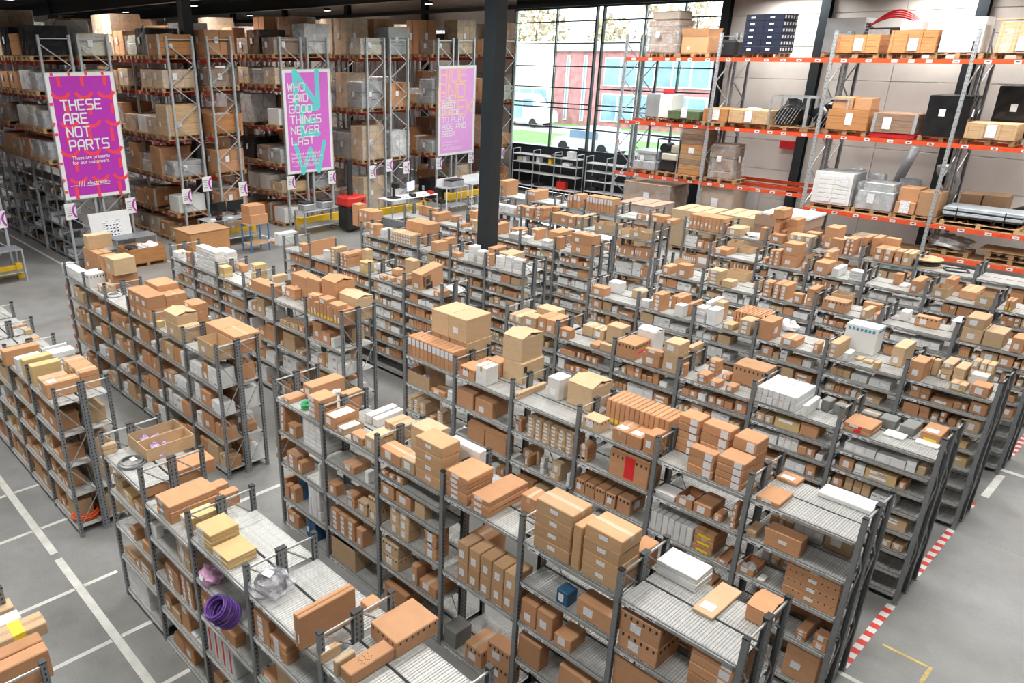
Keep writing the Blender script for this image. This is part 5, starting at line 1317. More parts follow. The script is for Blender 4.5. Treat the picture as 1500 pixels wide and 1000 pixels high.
# low metal shelving built into the first rack's open face
r = empty('bin_shelving', (RX - .05, 7.7, 0), 'dark low metal shelving full of small parts under the first banner rack', 'shelving')
for k in range(9):
    ob('post', MB().box(-.02, .02, 0, .04, 0, 2.85, GALVD).mesh('post') if k == 0 else bpy.data.meshes['post.001'] if 0 else cached('bsp', lambda: MB().box(-.02, .02, 0, .04, 0, 2.85, GALVD).mesh('post')), r, (-k * .95, 0, 0))
for z in (.12, .6, 1.08, 1.56, 2.04, 2.5): ob('shelf', MB().box(-7.6, 0, 0, .5, z - .03, z, GALVD), r)
g = MB(); rn = random.Random(3)
for z in (.12, .6, 1.08, 1.56, 2.04):
    x = -7.5
    while x < -.1:
        wv = rn.uniform(.08, .25); g.box(x, x + wv, .05, .4, z, z + rn.uniform(.08, .3), rn.choice((GALVD, DARKIN, BLACKM, LABEL))); x += wv + rn.uniform(.02, .1)
o = ob('small_stock', g, r); o['kind'] = 'stuff'

# the right-hand orange rack
OL = 3.64; OX = -17.36; OY = 26.2
r = empty('orange_pallet_rack', (OX, OY, 0), 'long double pallet rack with bright orange beams along the panelled wall', 'rack')
pb = [[1.88, 3.78, 5.98], [1.88, 3.78, 5.98], [.62, 1.5, 3.78, 5.98], [.62, 1.5, 3.78, 5.98], [.62, 1.5, 3.78, 5.98]]
rack_half(r, 0, 1, OL, 5, 0, 1.05, 6.75, None, ORANGE, GALV, per_bay=pb)
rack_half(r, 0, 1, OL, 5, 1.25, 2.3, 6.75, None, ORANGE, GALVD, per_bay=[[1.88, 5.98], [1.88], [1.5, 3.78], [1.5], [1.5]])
for k in range(2, 5):
    for z in (1.5, .62): ob('deck_board', MB().box(k * OL + .1, (k + 1) * OL - .1, .05, 1.0, z, z + .02, WOOD), r)
def E(name, x, z, label, cat='load', y=OY + .55, rz=0): return empty(name, (x, y, z), label, cat, None, rz)
def at_pallet(r, wide=False, n=1): ob('pallet', PALW if wide else PAL, r)
def rbox(r, name, x0, x1, y0, y1, z0, z1, mat, c=.012, col=None): return ob(name, MB().cbox(x0, x1, y0, y1, z0, z1, mat, c), r, None, 0, col)
def wrap_lump(x, z, w, d, h, mat, label, film=FILM, seed=1, y=OY + .55):
    r = E('wrapped_load', x, z, label, 'pallet load', y); at_pallet(r, True); rn = random.Random(seed); zz = .145
    while zz < h - .06:
        hh = min(h - zz, rn.uniform(.22, .45)); ww, dd = w * rn.uniform(.82, 1), d * rn.uniform(.8, 1); rbox(r, 'wrapped_block', -ww / 2, ww / 2, -dd / 2, dd / 2, zz, zz + hh - .008, mat, .03); zz += hh
    shrink(r, w, d, h - .16, mat=film, seed=seed); sticker_on(r, w, d, h * .55, .2, .16); return r
def ocrate(x, z, w, d, h, mat, label, top=None, y=OY + .55, panels=3):
    r = E('wooden_crate', x, z, label, 'crate', y); at_pallet(r, w > .9)
    for s in (-1, 1):
        for k in range(panels): rbox(r, 'plank', -w / 2, w / 2, s * (d / 2) - .012, s * (d / 2) + .012, .15 + k * h / panels, .145 + (k + 1) * h / panels, mat, .005); rbox(r, 'plank', s * w / 2 - .012, s * w / 2 + .012, -d / 2 + .015, d / 2 - .015, .15 + k * h / panels, .145 + (k + 1) * h / panels, mat, .005)
    for k in (-.48, -.16, .16, .48): rbox(r, 'batten', k * w - .035, k * w + .035, -d / 2 - .035, -d / 2 - .012, .15, .145 + h, mat, .005)
    rbox(r, 'crate_lid', -w / 2, w / 2, -d / 2, d / 2, .145 + h - .03, .145 + h, mat, .004); ob('label', label_mesh(.24, .34), r, (-.1, -d / 2 - .037, .2)); return r
T4, T3, T2, T1 = 5.985, 3.785, 1.885, 1.505
r = wrap_lump(-15.95, T4, 1.25, 1.0, 1.2, GREYWOOD, 'film-wrapped heap of brown machinery topped with board on the highest tier', seed=3); rbox(r, 'cover_board', -.5, .55, -.45, .45, 1.2, 1.5, KRAFT, .05, (.42, .36, .30))
for s in (-.62, .62): ob('cage_post', MB().tube([(s, -.5, .14), (s, -.5, .95)], .02, GALVD, 5), r)
place_b = lambda x, y, z, w, d, h, col, label, **k: carton(x - w / 2, x + w / 2, y, y + d, z, z + h, col, 'rack_carton', label, 'cartons on the orange rack', **k)
r = E('pallet', -14.75, T4, 'dark pallet under the single brown carton on the highest tier', 'pallet'); ob('boards', PALW, r)
o = place_b(-14.75, OY + .2, T4 + .145, 1.0, .8, .5, 'o', 'lone open brown carton beside the wrapped heap on the highest tier', rz=0)
for s in (0, 1): fl = ob('flap', flap(1.0, .3, KRAFT), o, (-.5, 0 if s == 0 else .8, .5), 0, (.5, .27, .14)); fl.rotation_euler = (rad(-70 if s == 0 else 70), 0, 0); fl.scale = (1, -1 if s == 0 else 1, 1)
tag(ob('equipment_case', MB().cbox(-.35, .35, -.35, .35, 0, .55, BLACKM, .12), None, (-13.6, OY + .6, T4 + .002)), 'rounded black equipment case on the highest orange tier', 'case')
r = E('carton_cube', -12.35, T4, 'tall cube of dark cartons with rows of white labels on pallet', 'pallet load'); at_pallet(r, True)
for k in range(6):
    for a in range(2):
        for c in range(5):
            o = rbox(r, 'dark_carton', -.62 + a * .62, -.005 + a * .62, -.5 + c * .2, -.305 + c * .2, .15 + k * .19, .335 + k * .19, DARKBLUE, .006)
            if c == 0: ob('label', label_mesh(.14, .05), o, (-.45 + a * .62, -.502, .22 + k * .19))
            if a == 1: ob('label', label_mesh(.1, .09), o, (.617, -.45 + c * .2, .2 + k * .19), pi / 2)
r = E('steel_cabinet', -10.35, T4, 'plain grey steel cabinet with louvred side on the highest tier', 'cabinet', OY + 1.75); at_pallet(r, True); rbox(r, 'body', -.6, .55, -.4, .4, .15, 1.15, GREYM)
for k in range(6): rbox(r, 'louvre', .55, .57, -.3, .3, .5 + k * .09, .55 + k * .09, BLACKM, .004)
r = ocrate(-9.45, T4, 1.15, .85, .5, PLY, 'orange plywood crate with paper notice, holding machine behind, top tier')
r = E('crated_machine', -9.05, T4, 'black and silver machine behind the plywood crate on top tier', 'machine', OY + 1.7); at_pallet(r, True); rbox(r, 'body', -.6, .6, -.4, .4, .15, .85, BLACKM); rbox(r, 'control_panel', -.6, .0, -.41, -.39, .55, .8, GALV, .004)
g = MB()
for k in range(4):
    pts = [(-.75 + 1.5 * t / 14, .05 * k, .25 * sin(pi * t / 14) * (1 + .25 * k) + .02) for t in range(15)]; g.tube(pts, .03, HOSER, 6)
g.smooth = True; tag(ob('red_hose', g, None, (-9.05, OY + 1.6, T4 + .88)), 'thick red hoses arched over the black machine', 'hose')
r = ocrate(-8.0, T4, 1.15, .9, .6, PLY, 'orange plywood crate with white box on its lid, top tier'); r2 = rbox(r, 'white_box', -.45, .1, -.3, .2, .75, .98, WHITEP)
r = E('white_cabinet', -6.85, T4, 'tall white cabinet standing on a pallet on the highest tier', 'cabinet'); at_pallet(r, True); rbox(r, 'body', -.5, .48, -.4, .4, .15, 1.05, WHITEP); rbox(r, 'door', -.48, .46, -.415, -.402, .17, 1.03, WHITEP); rbox(r, 'handle', .3, .33, -.43, -.415, .2, .45, BLACKM, .004)
r = ocrate(-5.45, T4, 1.1, .9, .75, PALEWOOD, 'pale pine crate under torn plastic at the rack end, top tier'); rbox(r, 'loose_board', -.7, .5, -.5, .3, .95, .98, PALEWOOD, .004); shrink(r, 1.12, .92, .6, seed=9)
# second tier
r = E('steel_cabinet', -15.8, T3, 'grey and white twin steel cabinet by the window, second tier', 'cabinet'); at_pallet(r, True); rbox(r, 'body', -.55, .0, -.4, .4, .15, .95, GREYM); rbox(r, 'door', .0, .5, -.4, .4, .15, .95, WHITEP); ob('red_motor', MB().tube([(-.1, 0, 1.03), (.3, 0, 1.05)], .09, HOSER, 8), r)
r = ocrate(-14.75, T3, 1.2, .9, .28, simple('green_crate_paint', (.10, .14, .06), .7), 'low dark green crate on second tier', panels=2)
r = ocrate(-13.55, T3, .85, .9, .42, PLY, 'small orange wood crate half behind the upright, second tier', panels=2)
r = ocrate(-12.4, T3, 1.3, .9, .42, PALEWOOD, 'wide pine crate with white film on its lid, second tier', panels=2); ob('white_film', MB().blob((0, 0, .58), .3, .25, .05, WHITEBAG, 10, 6, .2, 2), r)
def mesh_cage(x, label, seed):
    r = E('cage_pallet', x, T3, label, 'cage pallet'); at_pallet(r, True)
    for sx in (-.58, .58):
        for sy in (-.42, .42): ob('cage_post', MB().box(sx - .025, sx + .025, sy - .025, sy + .025, .145, 1.05, GALV), r)
        ob('cage_rail', MB().box(sx - .02, sx + .02, -.42, .42, 1.02, 1.06, GALV), r)
    for sy in (-.42, .42): ob('cage_rail', MB().box(-.58, .58, sy - .02, sy + .02, 1.02, 1.06, GALV), r)
    ob('wrapped_goods', MB().blob((0, 0, .5), .5, .36, .42, BLACKWRAP, 12, 8, .25, seed), r); g = MB()
    for k in range(7): g.bar((-.45 + k * .1, -.38, .2), (-.2 + k * .1, -.38, .7), .03, .01, GALV)
    ob('metal_strips', g, r); return r
mesh_cage(-11.15, 'open steel cage of black-wrapped goods, first on second tier', 1); mesh_cage(-9.95, 'open steel cage of metal strips behind the upright, second tier', 2)
r = E('carton_load', -9.3, T3, 'wood-sided pallet load topped with two loose brown cartons', 'pallet load', OY + .5); at_pallet(r, True)
for k in range(3): rbox(r, 'plank', -.58, .58, -.42, -.395, .15 + k * .2, .345 + k * .2, PLY, .005); rbox(r, 'plank', .56, .585, -.39, .4, .15 + k * .2, .345 + k * .2, PLY, .005)
rbox(r, 'packed_carton', -.55, .54, -.38, .38, .15, .74, KRAFT, .01, TINT['t']); rbox(r, 'carton', -.52, .05, -.35, .3, .75, 1.1, KRAFT, .01, TINT['o']); rbox(r, 'carton', .08, .56, -.3, .35, .75, 1.08, KRAFT, .01, TINT['o']); ob('label', label_mesh(.2, .35), r, (-.05, -.425, .3))
r = E('brown_crate', -8.0, T3, 'film-covered brown crate with grey steel corners on red skid', 'crate'); rbox(r, 'skid', -.6, .6, -.4, .4, 0, .13, HOSER)
for k in range(3): rbox(r, 'plank', -.58, .58, -.42, -.395, .15 + k * .18, .325 + k * .18, GREYWOOD, .005); rbox(r, 'plank', .56, .585, -.39, .4, .15 + k * .18, .325 + k * .18, GREYWOOD, .005)
rbox(r, 'packed_carton', -.55, .54, -.38, .38, .15, .7, KRAFT, .01, (.34, .2, .12)); rbox(r, 'corner_iron', .5, .59, -.43, -.42, .15, .7, GALV, .002); rbox(r, 'corner_iron', -.59, -.5, -.43, -.42, .15, .7, GALV, .002); ob('label', label_mesh(.22, .34), r, (-.3, -.435, .25))
wrap_lump(-6.72, T3, 1.0, .85, 1.25, BLACKM, 'tall black-wrapped stack with torn film, second tier', BLACKWRAP, 6); 
wrap_lump(-5.3, T3, 1.2, .9, 1.5, BLACKM, 'wide black-wrapped stack behind the pine crate, second tier', BLACKWRAP, 7, OY + 1.75)
ocrate(-5.6, T3, 1.15, .85, .42, PALEWOOD, 'open pine crate with steel corners, second tier', panels=2); ocrate(-4.2, T3, 1.1, .85, .6, PALEWOOD, 'pine crate at the frame edge, second tier')
tag(ob('red_alarm_box', MB().cbox(-.3, .3, -.06, .06, 0, .28, HOSER, .01), None, (-12.1, YW - .12, 2.9)), 'red fire alarm box on the panelled wall', 'alarm')
# third tier
r = wrap_lump(-16.1, T2, .95, .9, .85, GALV, 'clear-wrapped silver machine part by the window, third tier', seed=12)
r = E('engine_frame', -15.2, T2, 'engine in an open black frame on a pallet, third tier', 'machine'); at_pallet(r, True)
for sx in (-.45, .45):
    for sy in (-.4, .4): ob('frame_post', MB().box(sx - .02, sx + .02, sy - .02, sy + .02, .145, 1.3, BLACKM), r)
    ob('frame_rail', MB().box(sx - .02, sx + .02, -.4, .4, 1.28, 1.32, BLACKM), r)
for sy in (-.4, .4): ob('frame_rail', MB().box(-.45, .45, sy - .02, sy + .02, 1.28, 1.32, BLACKM), r)
rbox(r, 'engine_block', -.35, .3, -.3, .3, .15, .55, BLACKM, .05); rbox(r, 'fuel_tank', -.3, .35, -.35, .25, .56, .8, CREAMM, .05); ob('air_filter', MB().tube([(-.25, -.3, .98), (-.25, .2, .98)], .17, BLACKM, 12), r); rbox(r, 'rocker_cover', .0, .35, -.25, .2, .82, 1.1, CREAMM, .06)
r = E('plank_crate', -14.3, T2, 'tall slim crate of mixed weathered planks with label, third tier', 'crate'); at_pallet(r)
rn = random.Random(4)
for k in range(9): rbox(r, 'plank', -.5, .5, -.4, .4, .15 + k * .175, .32 + k * .175, rn.choice((GREYWOOD, PLY, WOOD, WOOD)), .008)
rbox(r, 'corner_iron', .44, .51, -.41, -.4, .15, 1.72, GALV, .002); rbox(r, 'corner_iron', -.51, -.44, -.41, -.4, .15, 1.72, GALV, .002); ob('label', label_mesh(.22, .2), r, (-.1, -.412, .9))
wrap_lump(-13.1, T2, .9, .8, 1.3, GREYWOOD, 'dark brown wrapped stack half behind the upright, third tier', seed=14)
r = E('caged_unit', -9.3, T1, 'pale caged electrical unit with white front grille on pallet', 'machine'); at_pallet(r, True); rbox(r, 'body', -.55, .6, -.38, .5, .15, 1.15, GREYM); rbox(r, 'front_frame', -.6, .55, -.43, -.4, .15, 1.15, WHITEP)
for a in range(2):
    for k in range(6): rbox(r, 'front_module', -.42 + a * .46, .0 + a * .46, -.45, -.432, .22 + k * .14, .34 + k * .14, WHITEP, .004)
ob('label', label_mesh(.24, .34), r, (.2, -.46, .75))
r = E('silver_machine', -8.05, T1, 'silver sheet-metal machine wrapped in film on pallet', 'machine'); at_pallet(r, True); rbox(r, 'body', -.5, .5, -.4, .4, .15, .7, GALV); rbox(r, 'hood', -.35, .45, -.38, .3, .7, .95, GALV); shrink(r, 1.04, .84, .8, seed=5); ob('label', label_mesh(.2, .28), r, (-.2, -.45, .35))
r = E('carton_load', -6.9, T1, 'orange-brown carton stack with white notice on pallet, third tier', 'pallet load'); at_pallet(r, True); rbox(r, 'carton', -.55, -.02, -.42, .3, .15, .5, KRAFT, .01, TINT['o']); rbox(r, 'carton', -.55, -.02, -.3, .35, .5, .9, KRAFT, .01, TINT['o']); rbox(r, 'carton', .0, .55, -.35, .4, .15, .85, KRAFT, .01, (.45, .27, .15)); ob('label', label_mesh(.26, .36), r, (-.42, -.44, .18))
for i, (dx, h, rr) in enumerate(((-1.4, 1.1, .28), (-.7, 1.0, .26), (.25, .95, .3))):
    g = MB().lathe((0, 0, 0), [(rr, 0), (rr, h), (rr - .02, h), (rr - .02, .05)], GALVD, 18); g.smooth = True; tag(ob('metal_duct', g, None, (-7.9 + dx, OY + 1.8, T1)), '%s wide grey metal duct standing on the rear third tier' % ORD[i + 1], 'duct')
g = MB(); g.tube([(0, 0, 0), (.05, 0, .6), (.1, 0, 1.0), (0, 0, 1.25), (-.2, 0, 1.35), (-.4, 0, 1.3)], .16, GALV, 14); g.smooth = True; tag(ob('duct_elbow', g, None, (-6.6, OY + 1.8, T1)), 'curved galvanised duct elbow on the rear third tier', 'duct')
g = MB(); g.tube([(0, 0, 0), (.5, 0, 1.9)], .14, GALVD, 12); g.smooth = True; tag(ob('metal_pipe', g, None, (-8.3, OY + 2.05, T1)), 'leaning grey metal pipe behind the ducts', 'pipe')
r = E('panel_stack', -5.25, T1, 'strapped stack of pale blue panels on a pine pallet', 'pallet load'); ob('pallet', pallet_mesh(PALEWOOD, 1.9, .9), r)
for k in range(2):
    for a in range(3): rbox(r, 'spacer_block', -.9 + a * .62, -.35 + a * .62, -.42, .42, .15, .26, PALEWOOD, .006)
PANELM = simple('pale_blue_panel', (.50, .56, .60), .3, .2, .05)
for k in range(6): rbox(r, 'panel', -.95 + .02 * (k % 2), .95, -.43, .43, .265 + k * .045, .305 + k * .045, PANELM if k % 3 else BLACKM, .006)
for a in (-.6, .55): ob('strap', MB().box(a - .015, a + .015, -.44, -.43, .15, .54, BLACKM), r)
r = E('carton_pair', -5.6, T1, 'two brown cartons behind the pale panels, third tier', 'carton', OY + 1.75); rbox(r, 'carton', -.55, -.02, -.35, .35, 0, .75, KRAFT, .01, (.42, .27, .16)); rbox(r, 'carton', .02, .6, -.35, .35, 0, .78, KRAFT, .01, (.42, .27, .16))
bag(-4.4, OY + 1.7, T1, .6, BLACKWRAP, 'big black plastic bag behind the panels', 'black_bag', 3, .5)
# lowest tiers and the floor
r = E('foil_load', -5.9, .645, 'foil-wrapped flat load on a pallet, lowest tier', 'pallet load'); at_pallet(r, True); ob('foil_wrap', MB().blob((0, 0, .32), .6, .42, .2, simple('crumpled_foil', (.5, .5, .5), .25, .6, .3, 6), 12, 8, .2, 4), r)
r = E('pallet_pile', -4.3, .645, 'empty wooden pallets with a board on top, lowest tier', 'pallet'); [ob('pallet', PALW, r, (0, 0, k * .147)) for k in range(2)]; rbox(r, 'cover_board', -.8, .7, -.45, .45, .3, .33, WOOD)
def bigbox(x, y, w, d, h, label, film=True, col=(.42, .30, .21), top=None):
    r = empty('big_carton', (x, y, 0), label, 'carton'); ob('pallet', pallet_mesh(WOOD, w * .98, d * .98), r); rbox(r, 'carton_body', -w / 2, w / 2, -d / 2, d / 2, .145, h, KRAFT, .02, col); rbox(r, 'carton_lid', -w / 2 - .015, w / 2 + .015, -d / 2 - .015, d / 2 + .015, h - .3 if not film else h, h + .02, KRAFT, .01, [v * 1.25 for v in col])
    for k in (-.2, .2): ob('strap', MB().box(k * w - .01, k * w + .01, -d / 2 - .02, d / 2 + .02, h + .02, h + .025, BLACKM), r)
    if film: shrink(r, w, d, h - .15, seed=int(-x * 10))
    ob('label', label_mesh(.25, .3), r, (-.1, -d / 2 - .04, h * .6)); return r
bigbox(-15.9, 27.0, 2.0, 1.3, 1.5, 'big wrapped brown carton under the third tier by the window'); bigbox(-14.45, 24.0, 1.4, 1.3, 1.3, 'film-wrapped brown carton nearest the silver shelves', True, (.36, .26, .2))
bigbox(-12.4, 24.0, 1.3, 1.2, 1.35, 'plain big brown carton behind the eighth row', False, (.42, .31, .2)); bigbox(-11.0, 24.4, 1.25, 1.3, 1.35, 'plain big brown carton beside the fire hose', False, (.42, .31, .2))
bigbox(-13.2, 27.0, 1.3, 1.1, 1.7, 'big carton deep under the third tier', True)
r = bigbox(-9.6, 24.2, 1.5, 1.3, 1.55, 'big dark brown carton with white lid and orange sticker', False, (.30, .2, .14)); rbox(r, 'white_lid', -.6, .8, -.66, .66, 1.575, 1.65, WHITEP, .01); rbox(r, 'sticker', -.3, -.18, -.675, -.67, 1.59, 1.64, CABLEO, .002)
for i, (x, col, h) in enumerate(((-8.4, CREAMM, .9), (-7.6, GREYWOOD, 1.1), (-6.9, simple('teal_case', (.02, .10, .10), .5), .8))):
    wrap_lump(x, .002, .8, .8, h, col, '%s floor-standing wrapped load under the orange rack' % ('cream', 'brown', 'teal')[i], seed=20 + i, y=25.2)
g = MB(); g.ring((0, 0, 0), .22, .04, HOSER, 20, 6); g.lathe((0, 0, -.05), [(0, 0), (.2, 0), (.2, .1), (0, .1)], HOSER, 16)
o = ob('fire_hose_reel', g, None, (-13.9, YW - .14, 1.15)); o.rotation_euler = (rad(90), 0, 0); tag(o, 'round red fire hose reel on the wall panel', 'hose reel')
o = ob('wall_cabinet', MB().cbox(-.35, .35, -.06, 0, 0, 1.6, WALLW), None, (-13.2, YW - .01, .1)); tag(o, 'pale fire cabinet on the wall under the rack', 'cabinet')
o = ob('exit_sign', MB().cbox(-.25, .25, -.04, .0, 0, .25, emit('exit_sign_light', (.5, .65, 1), 5)), None, (-14.2, YW - .06, 2.2)); tag(o, 'small lit bluish sign on the wall behind the rack', 'sign')

# ------------------------------------------------------------------ banners on the rack ends
GL = {'T': ([(0, 5), (4, 5)], [(2, 5), (2, 0)]), 'H': ([(0, 0), (0, 5)], [(4, 0), (4, 5)], [(0, 2.5), (4, 2.5)]), 'E': ([(4, 5), (0, 5), (0, 0), (4, 0)], [(0, 2.5), (3.4, 2.5)]),
      'S': ([(4, 5), (.5, 5), (0, 4.5), (0, 3), (.5, 2.5), (3.5, 2.5), (4, 2), (4, .5), (3.5, 0), (0, 0)],), 'A': ([(0, 0), (0, 3.8), (1.2, 5), (3.4, 5), (4, 4.4), (4, 0)], [(0, 1.9), (4, 1.9)]),
      'R': ([(0, 0), (0, 5), (3.4, 5), (4, 4.4), (4, 3), (3.4, 2.4), (0, 2.4)], [(2, 2.4), (4, 0)]), 'N': ([(0, 0), (0, 5), (4, 0), (4, 5)],), 'O': ([(.6, 0), (0, .6), (0, 4.4), (.6, 5), (3.4, 5), (4, 4.4), (4, .6), (3.4, 0), (.6, 0)],),
      'P': ([(0, 0), (0, 5), (3.4, 5), (4, 4.4), (4, 2.7), (3.4, 2.1), (0, 2.1)],), 'W': ([(0, 5), (.9, 0), (2, 4), (3.1, 0), (4, 5)],), 'I': ([(.4, 0), (.4, 5)],), 'D': ([(0, 0), (0, 5), (3.2, 5), (4, 4), (4, 1), (3.2, 0), (0, 0)],),
      'G': ([(4, 5), (.6, 5), (0, 4.4), (0, .6), (.6, 0), (4, 0), (4, 2.4), (2.2, 2.4)],), 'V': ([(0, 5), (2, 0), (4, 5)],), 'L': ([(0, 5), (0, 0), (4, 0)],), 'C': ([(4, 5), (.6, 5), (0, 4.4), (0, .6), (.6, 0), (4, 0)],),
      'B': ([(0, 0), (0, 5), (3.4, 5), (3.8, 4.5), (3.8, 3), (3.4, 2.5), (0, 2.5)], [(3.4, 2.5), (4, 2), (4, .5), (3.5, 0), (0, 0)]), 'Y': ([(0, 5), (2, 2.6), (4, 5)], [(2, 2.6), (2, 0)]), 'K': ([(0, 0), (0, 5)], [(4, 5), (.6, 2.5), (4, 0)])}
def stroke_text(g, txt, u, v, h, mat, x, wt=.42, sp=1.5, wd=1.0):
    s = h / 5; xb = x; cnt = 0
    for ch in txt:
        if ch == ' ': u += 3.2 * s; continue
        for pl in GL[ch]:
            P = [(u + a * s * wd, v + b_ * s) for a, b_ in pl]
            for (a, b_), (c, d) in zip(P, P[1:]):
                L = math.hypot(c - a, d - b_); n = (-(d - b_) / L * wt * s, (c - a) / L * wt * s)
                cnt += 1; x = xb + (cnt % 40) * .00012
                g.poly([(x, a + n[0], b_ + n[1]), (x, a - n[0], b_ - n[1]), (x, c - n[0], d - n[1]), (x, c + n[0], d + n[1])], mat)
            for (a, b_) in P:
                cnt += 1; x = xb + (cnt % 40) * .00012; g.poly([(x, a + wt * s * cos(t * pi / 4), b_ + wt * s * sin(t * pi / 4)) for t in range(8)], mat)
        u += (4 * wd if ch != 'I' else .8) * s + sp * s
def font_text(txt, size, y, z, x, mat, parent, name='lettering', space=1.0):
    cu = bpy.data.curves.new(name, 'FONT'); cu.body = txt; cu.size = size; cu.offset = size * .012; cu.space_line = space; cu.resolution_u = 2
    t = bpy.data.objects.new(name, cu); COL.objects.link(t); dg = bpy.context.evaluated_depsgraph_get(); me = bpy.data.meshes.new_from_object(t.evaluated_get(dg)); bpy.data.objects.remove(t); me.name = name
    me.materials.clear(); me.materials.append(mat); o = ob(name, me, parent, (x, y, z)); o.rotation_euler = (pi / 2, 0, pi / 2); return o
def arc(g, y, z, R, a0, a1, wt, mat, x, n=10, lo=-9, hi=9):
    for k in range(n):
        q_ = []
        for (t, rr) in ((k, R - wt), (k, R + wt), (k + 1, R + wt), (k + 1, R - wt)): a = a0 + (a1 - a0) * t / n; q_.append((x, min(hi, max(lo, y + rr * cos(a))), z + rr * sin(a)))
        g.poly(q_, mat)
def banner(y0, y1, z0, z1, face, label, draw):
    W_, H_ = y1 - y0, z1 - z0; r = empty('banner', (RX + .06, y0, z0), label, 'banner', 'banners on the rack ends')
    ob('panel', MB().box(.0, .03, 0, W_, 0, H_, WHITEP), r); b_ = .115; ob('printed_face', MB().box(.03, .034, b_, W_ - b_, b_ * .8, H_ - b_ * .9, face), r)
    g = MB()
    for (a, c, e, f) in ((-.02, .0, -.02, H_ + .02), (W_, W_ + .02, -.02, H_ + .02)): g.box(-.01, .035, a, c, e, f, GALV)
    for (e, f) in ((-.02, 0), (H_, H_ + .02)): g.box(-.01, .035, 0, W_, e, f, GALV)
    ob('frame', g, r); draw(r, W_, H_); return r
def logo(r, W_, x, y, z, s=.16):
    g = MB(); g.box(x, x + .002, y - .22, y + .0, z - .03, z - .01, WHITEP); g.box(x, x + .002, y + .25, y + 1.0, z - .06, z - .045, WHITEP)
    for k, a in enumerate((.02, .1, .18)): g.bar((x, y + a, z - .06), (x, y + a + .05, z + .11), .02, .004, WHITEP, (1, 0, 0))
    ob('logo_mark', g, r); font_text('electronics', s, y + .3, z - .02, x, WHITEP, r, 'logo_lettering')
def draw1(r, W_, H_):
    g = MB(); x = .036
    for row in range(5):
        zz = H_ - .62 - row * .82
        for c in range(-1, 4):
            yy = .36 + c * .68 + (.12 * (row % 2)); R = .27
            if yy + R < .0 or yy - R > W_: continue
            if zz > .1: arc(g, yy, zz + .18, R, rad(205), rad(335), .048, PINKRED, x, 10, .0, W_)
            if .1 < yy < W_ - .05 and zz + .2 < H_ - .15:
                g.box(x, x + .001, max(0, yy - .05), min(W_, yy + .05), zz + .24, min(H_ - .1, zz + .24 + (.42 if row % 2 == 0 else .3)), PINKRED)
                if row % 2: g.box(x, x + .001, yy - .05, yy + .05, zz + .64, zz + .74, PINKRED)
    for k in range(4): g.box(x, x + .001, 0, .1, H_ - .9 - k * .85, H_ - .82 - k * .85, PINKRED); g.box(x, x + .001, .15 + k * .5, .23 + k * .5, H_ - .09, H_, PINKRED)
    ob('smile_pattern', g, r)['kind'] = 'stuff'; t = MB()
    for k, s in enumerate(('THESE', 'ARE', 'NOT', 'PARTS')): stroke_text(t, s, .32 + .02 * k, H_ - 1.04 - k * .385, .275, WHITEP, .042, .42, 1.25, .82)
    ob('headline', t, r); font_text('These are presents\nfor our customers.', .150, .38, H_ - 2.48, .042, WHITEP, r, 'subline', .9); logo(r, W_, .042, .42, .42)
banner(7.68, 9.70, 2.03, 5.68, MAGENTA, 'magenta banner with coral smiles reading THESE ARE NOT PARTS', draw1)
def draw2(r, W_, H_):
    g = MB(); stroke_text(g, 'N', .52, H_ - 1.28, 1.22, CYANP, .036, .42, 1, 1.0); stroke_text(g, 'E', .75, 1.38, .92, CYANP, .036, .6, 1, .95); stroke_text(g, 'W', .40, .0, 1.05, CYANP, .036, .42, 1, 1.55)
    ob('big_letters', g, r); t = MB()
    for k, s in enumerate(('WHO', 'SAID', 'GOOD', 'THINGS', 'NEVER', 'LAST')): stroke_text(t, s, .20 + .012 * k, H_ - .72 - k * .375, .26, WHITEP, .042, .43, 1.35, .92)
    ob('headline', t, r); font_text('New and refurbished\nparts. From brand new\nto over 30 years old.', .15, .20, H_ - 2.98, .042, WHITEP, r, 'subline', .85); logo(r, W_, .042, .42, .28)
banner(15.77, 17.87, 1.99, 5.62, PURPLE_HAZE, 'haze-paled purple banner with big aqua letters reading WHO SAID GOOD THINGS NEVER LAST', draw2)
def draw3(r, W_, H_):
    g = MB(); stroke_text(g, 'HIDE', .06, H_ - .62, .52, PEACH, .036, .36, 1.1, .92); stroke_text(g, 'AND', .0, H_ - 1.26, .54, PEACH, .036, .36, 1.2, 1.0); stroke_text(g, 'SEEK', .0, H_ - 1.95, .56, PEACH, .036, .36, 1.1, .98)
    ob('big_letters', g, r); t = MB()
    for k, s in enumerate(('THE', 'BEST', 'PLACE', 'TO PLAY', 'HIDE AND', 'SEEK')): stroke_text(t, s, .22, H_ - 1.38 - k * .29, .2, WHITEP, .041, .47, 1.3, 1.0)
    ob('headline', t, r); font_text('Love the process of\nwarehouse.', .13, .22, H_ - 3.12, .042, WHITEP, r, 'subline', .9); logo(r, W_, .042, .42, .28)
banner(23.5, 25.72, 1.98, 5.62, PURPLE_GLARE, 'glare-paled purple banner with peach letters reading HIDE AND SEEK', draw3)
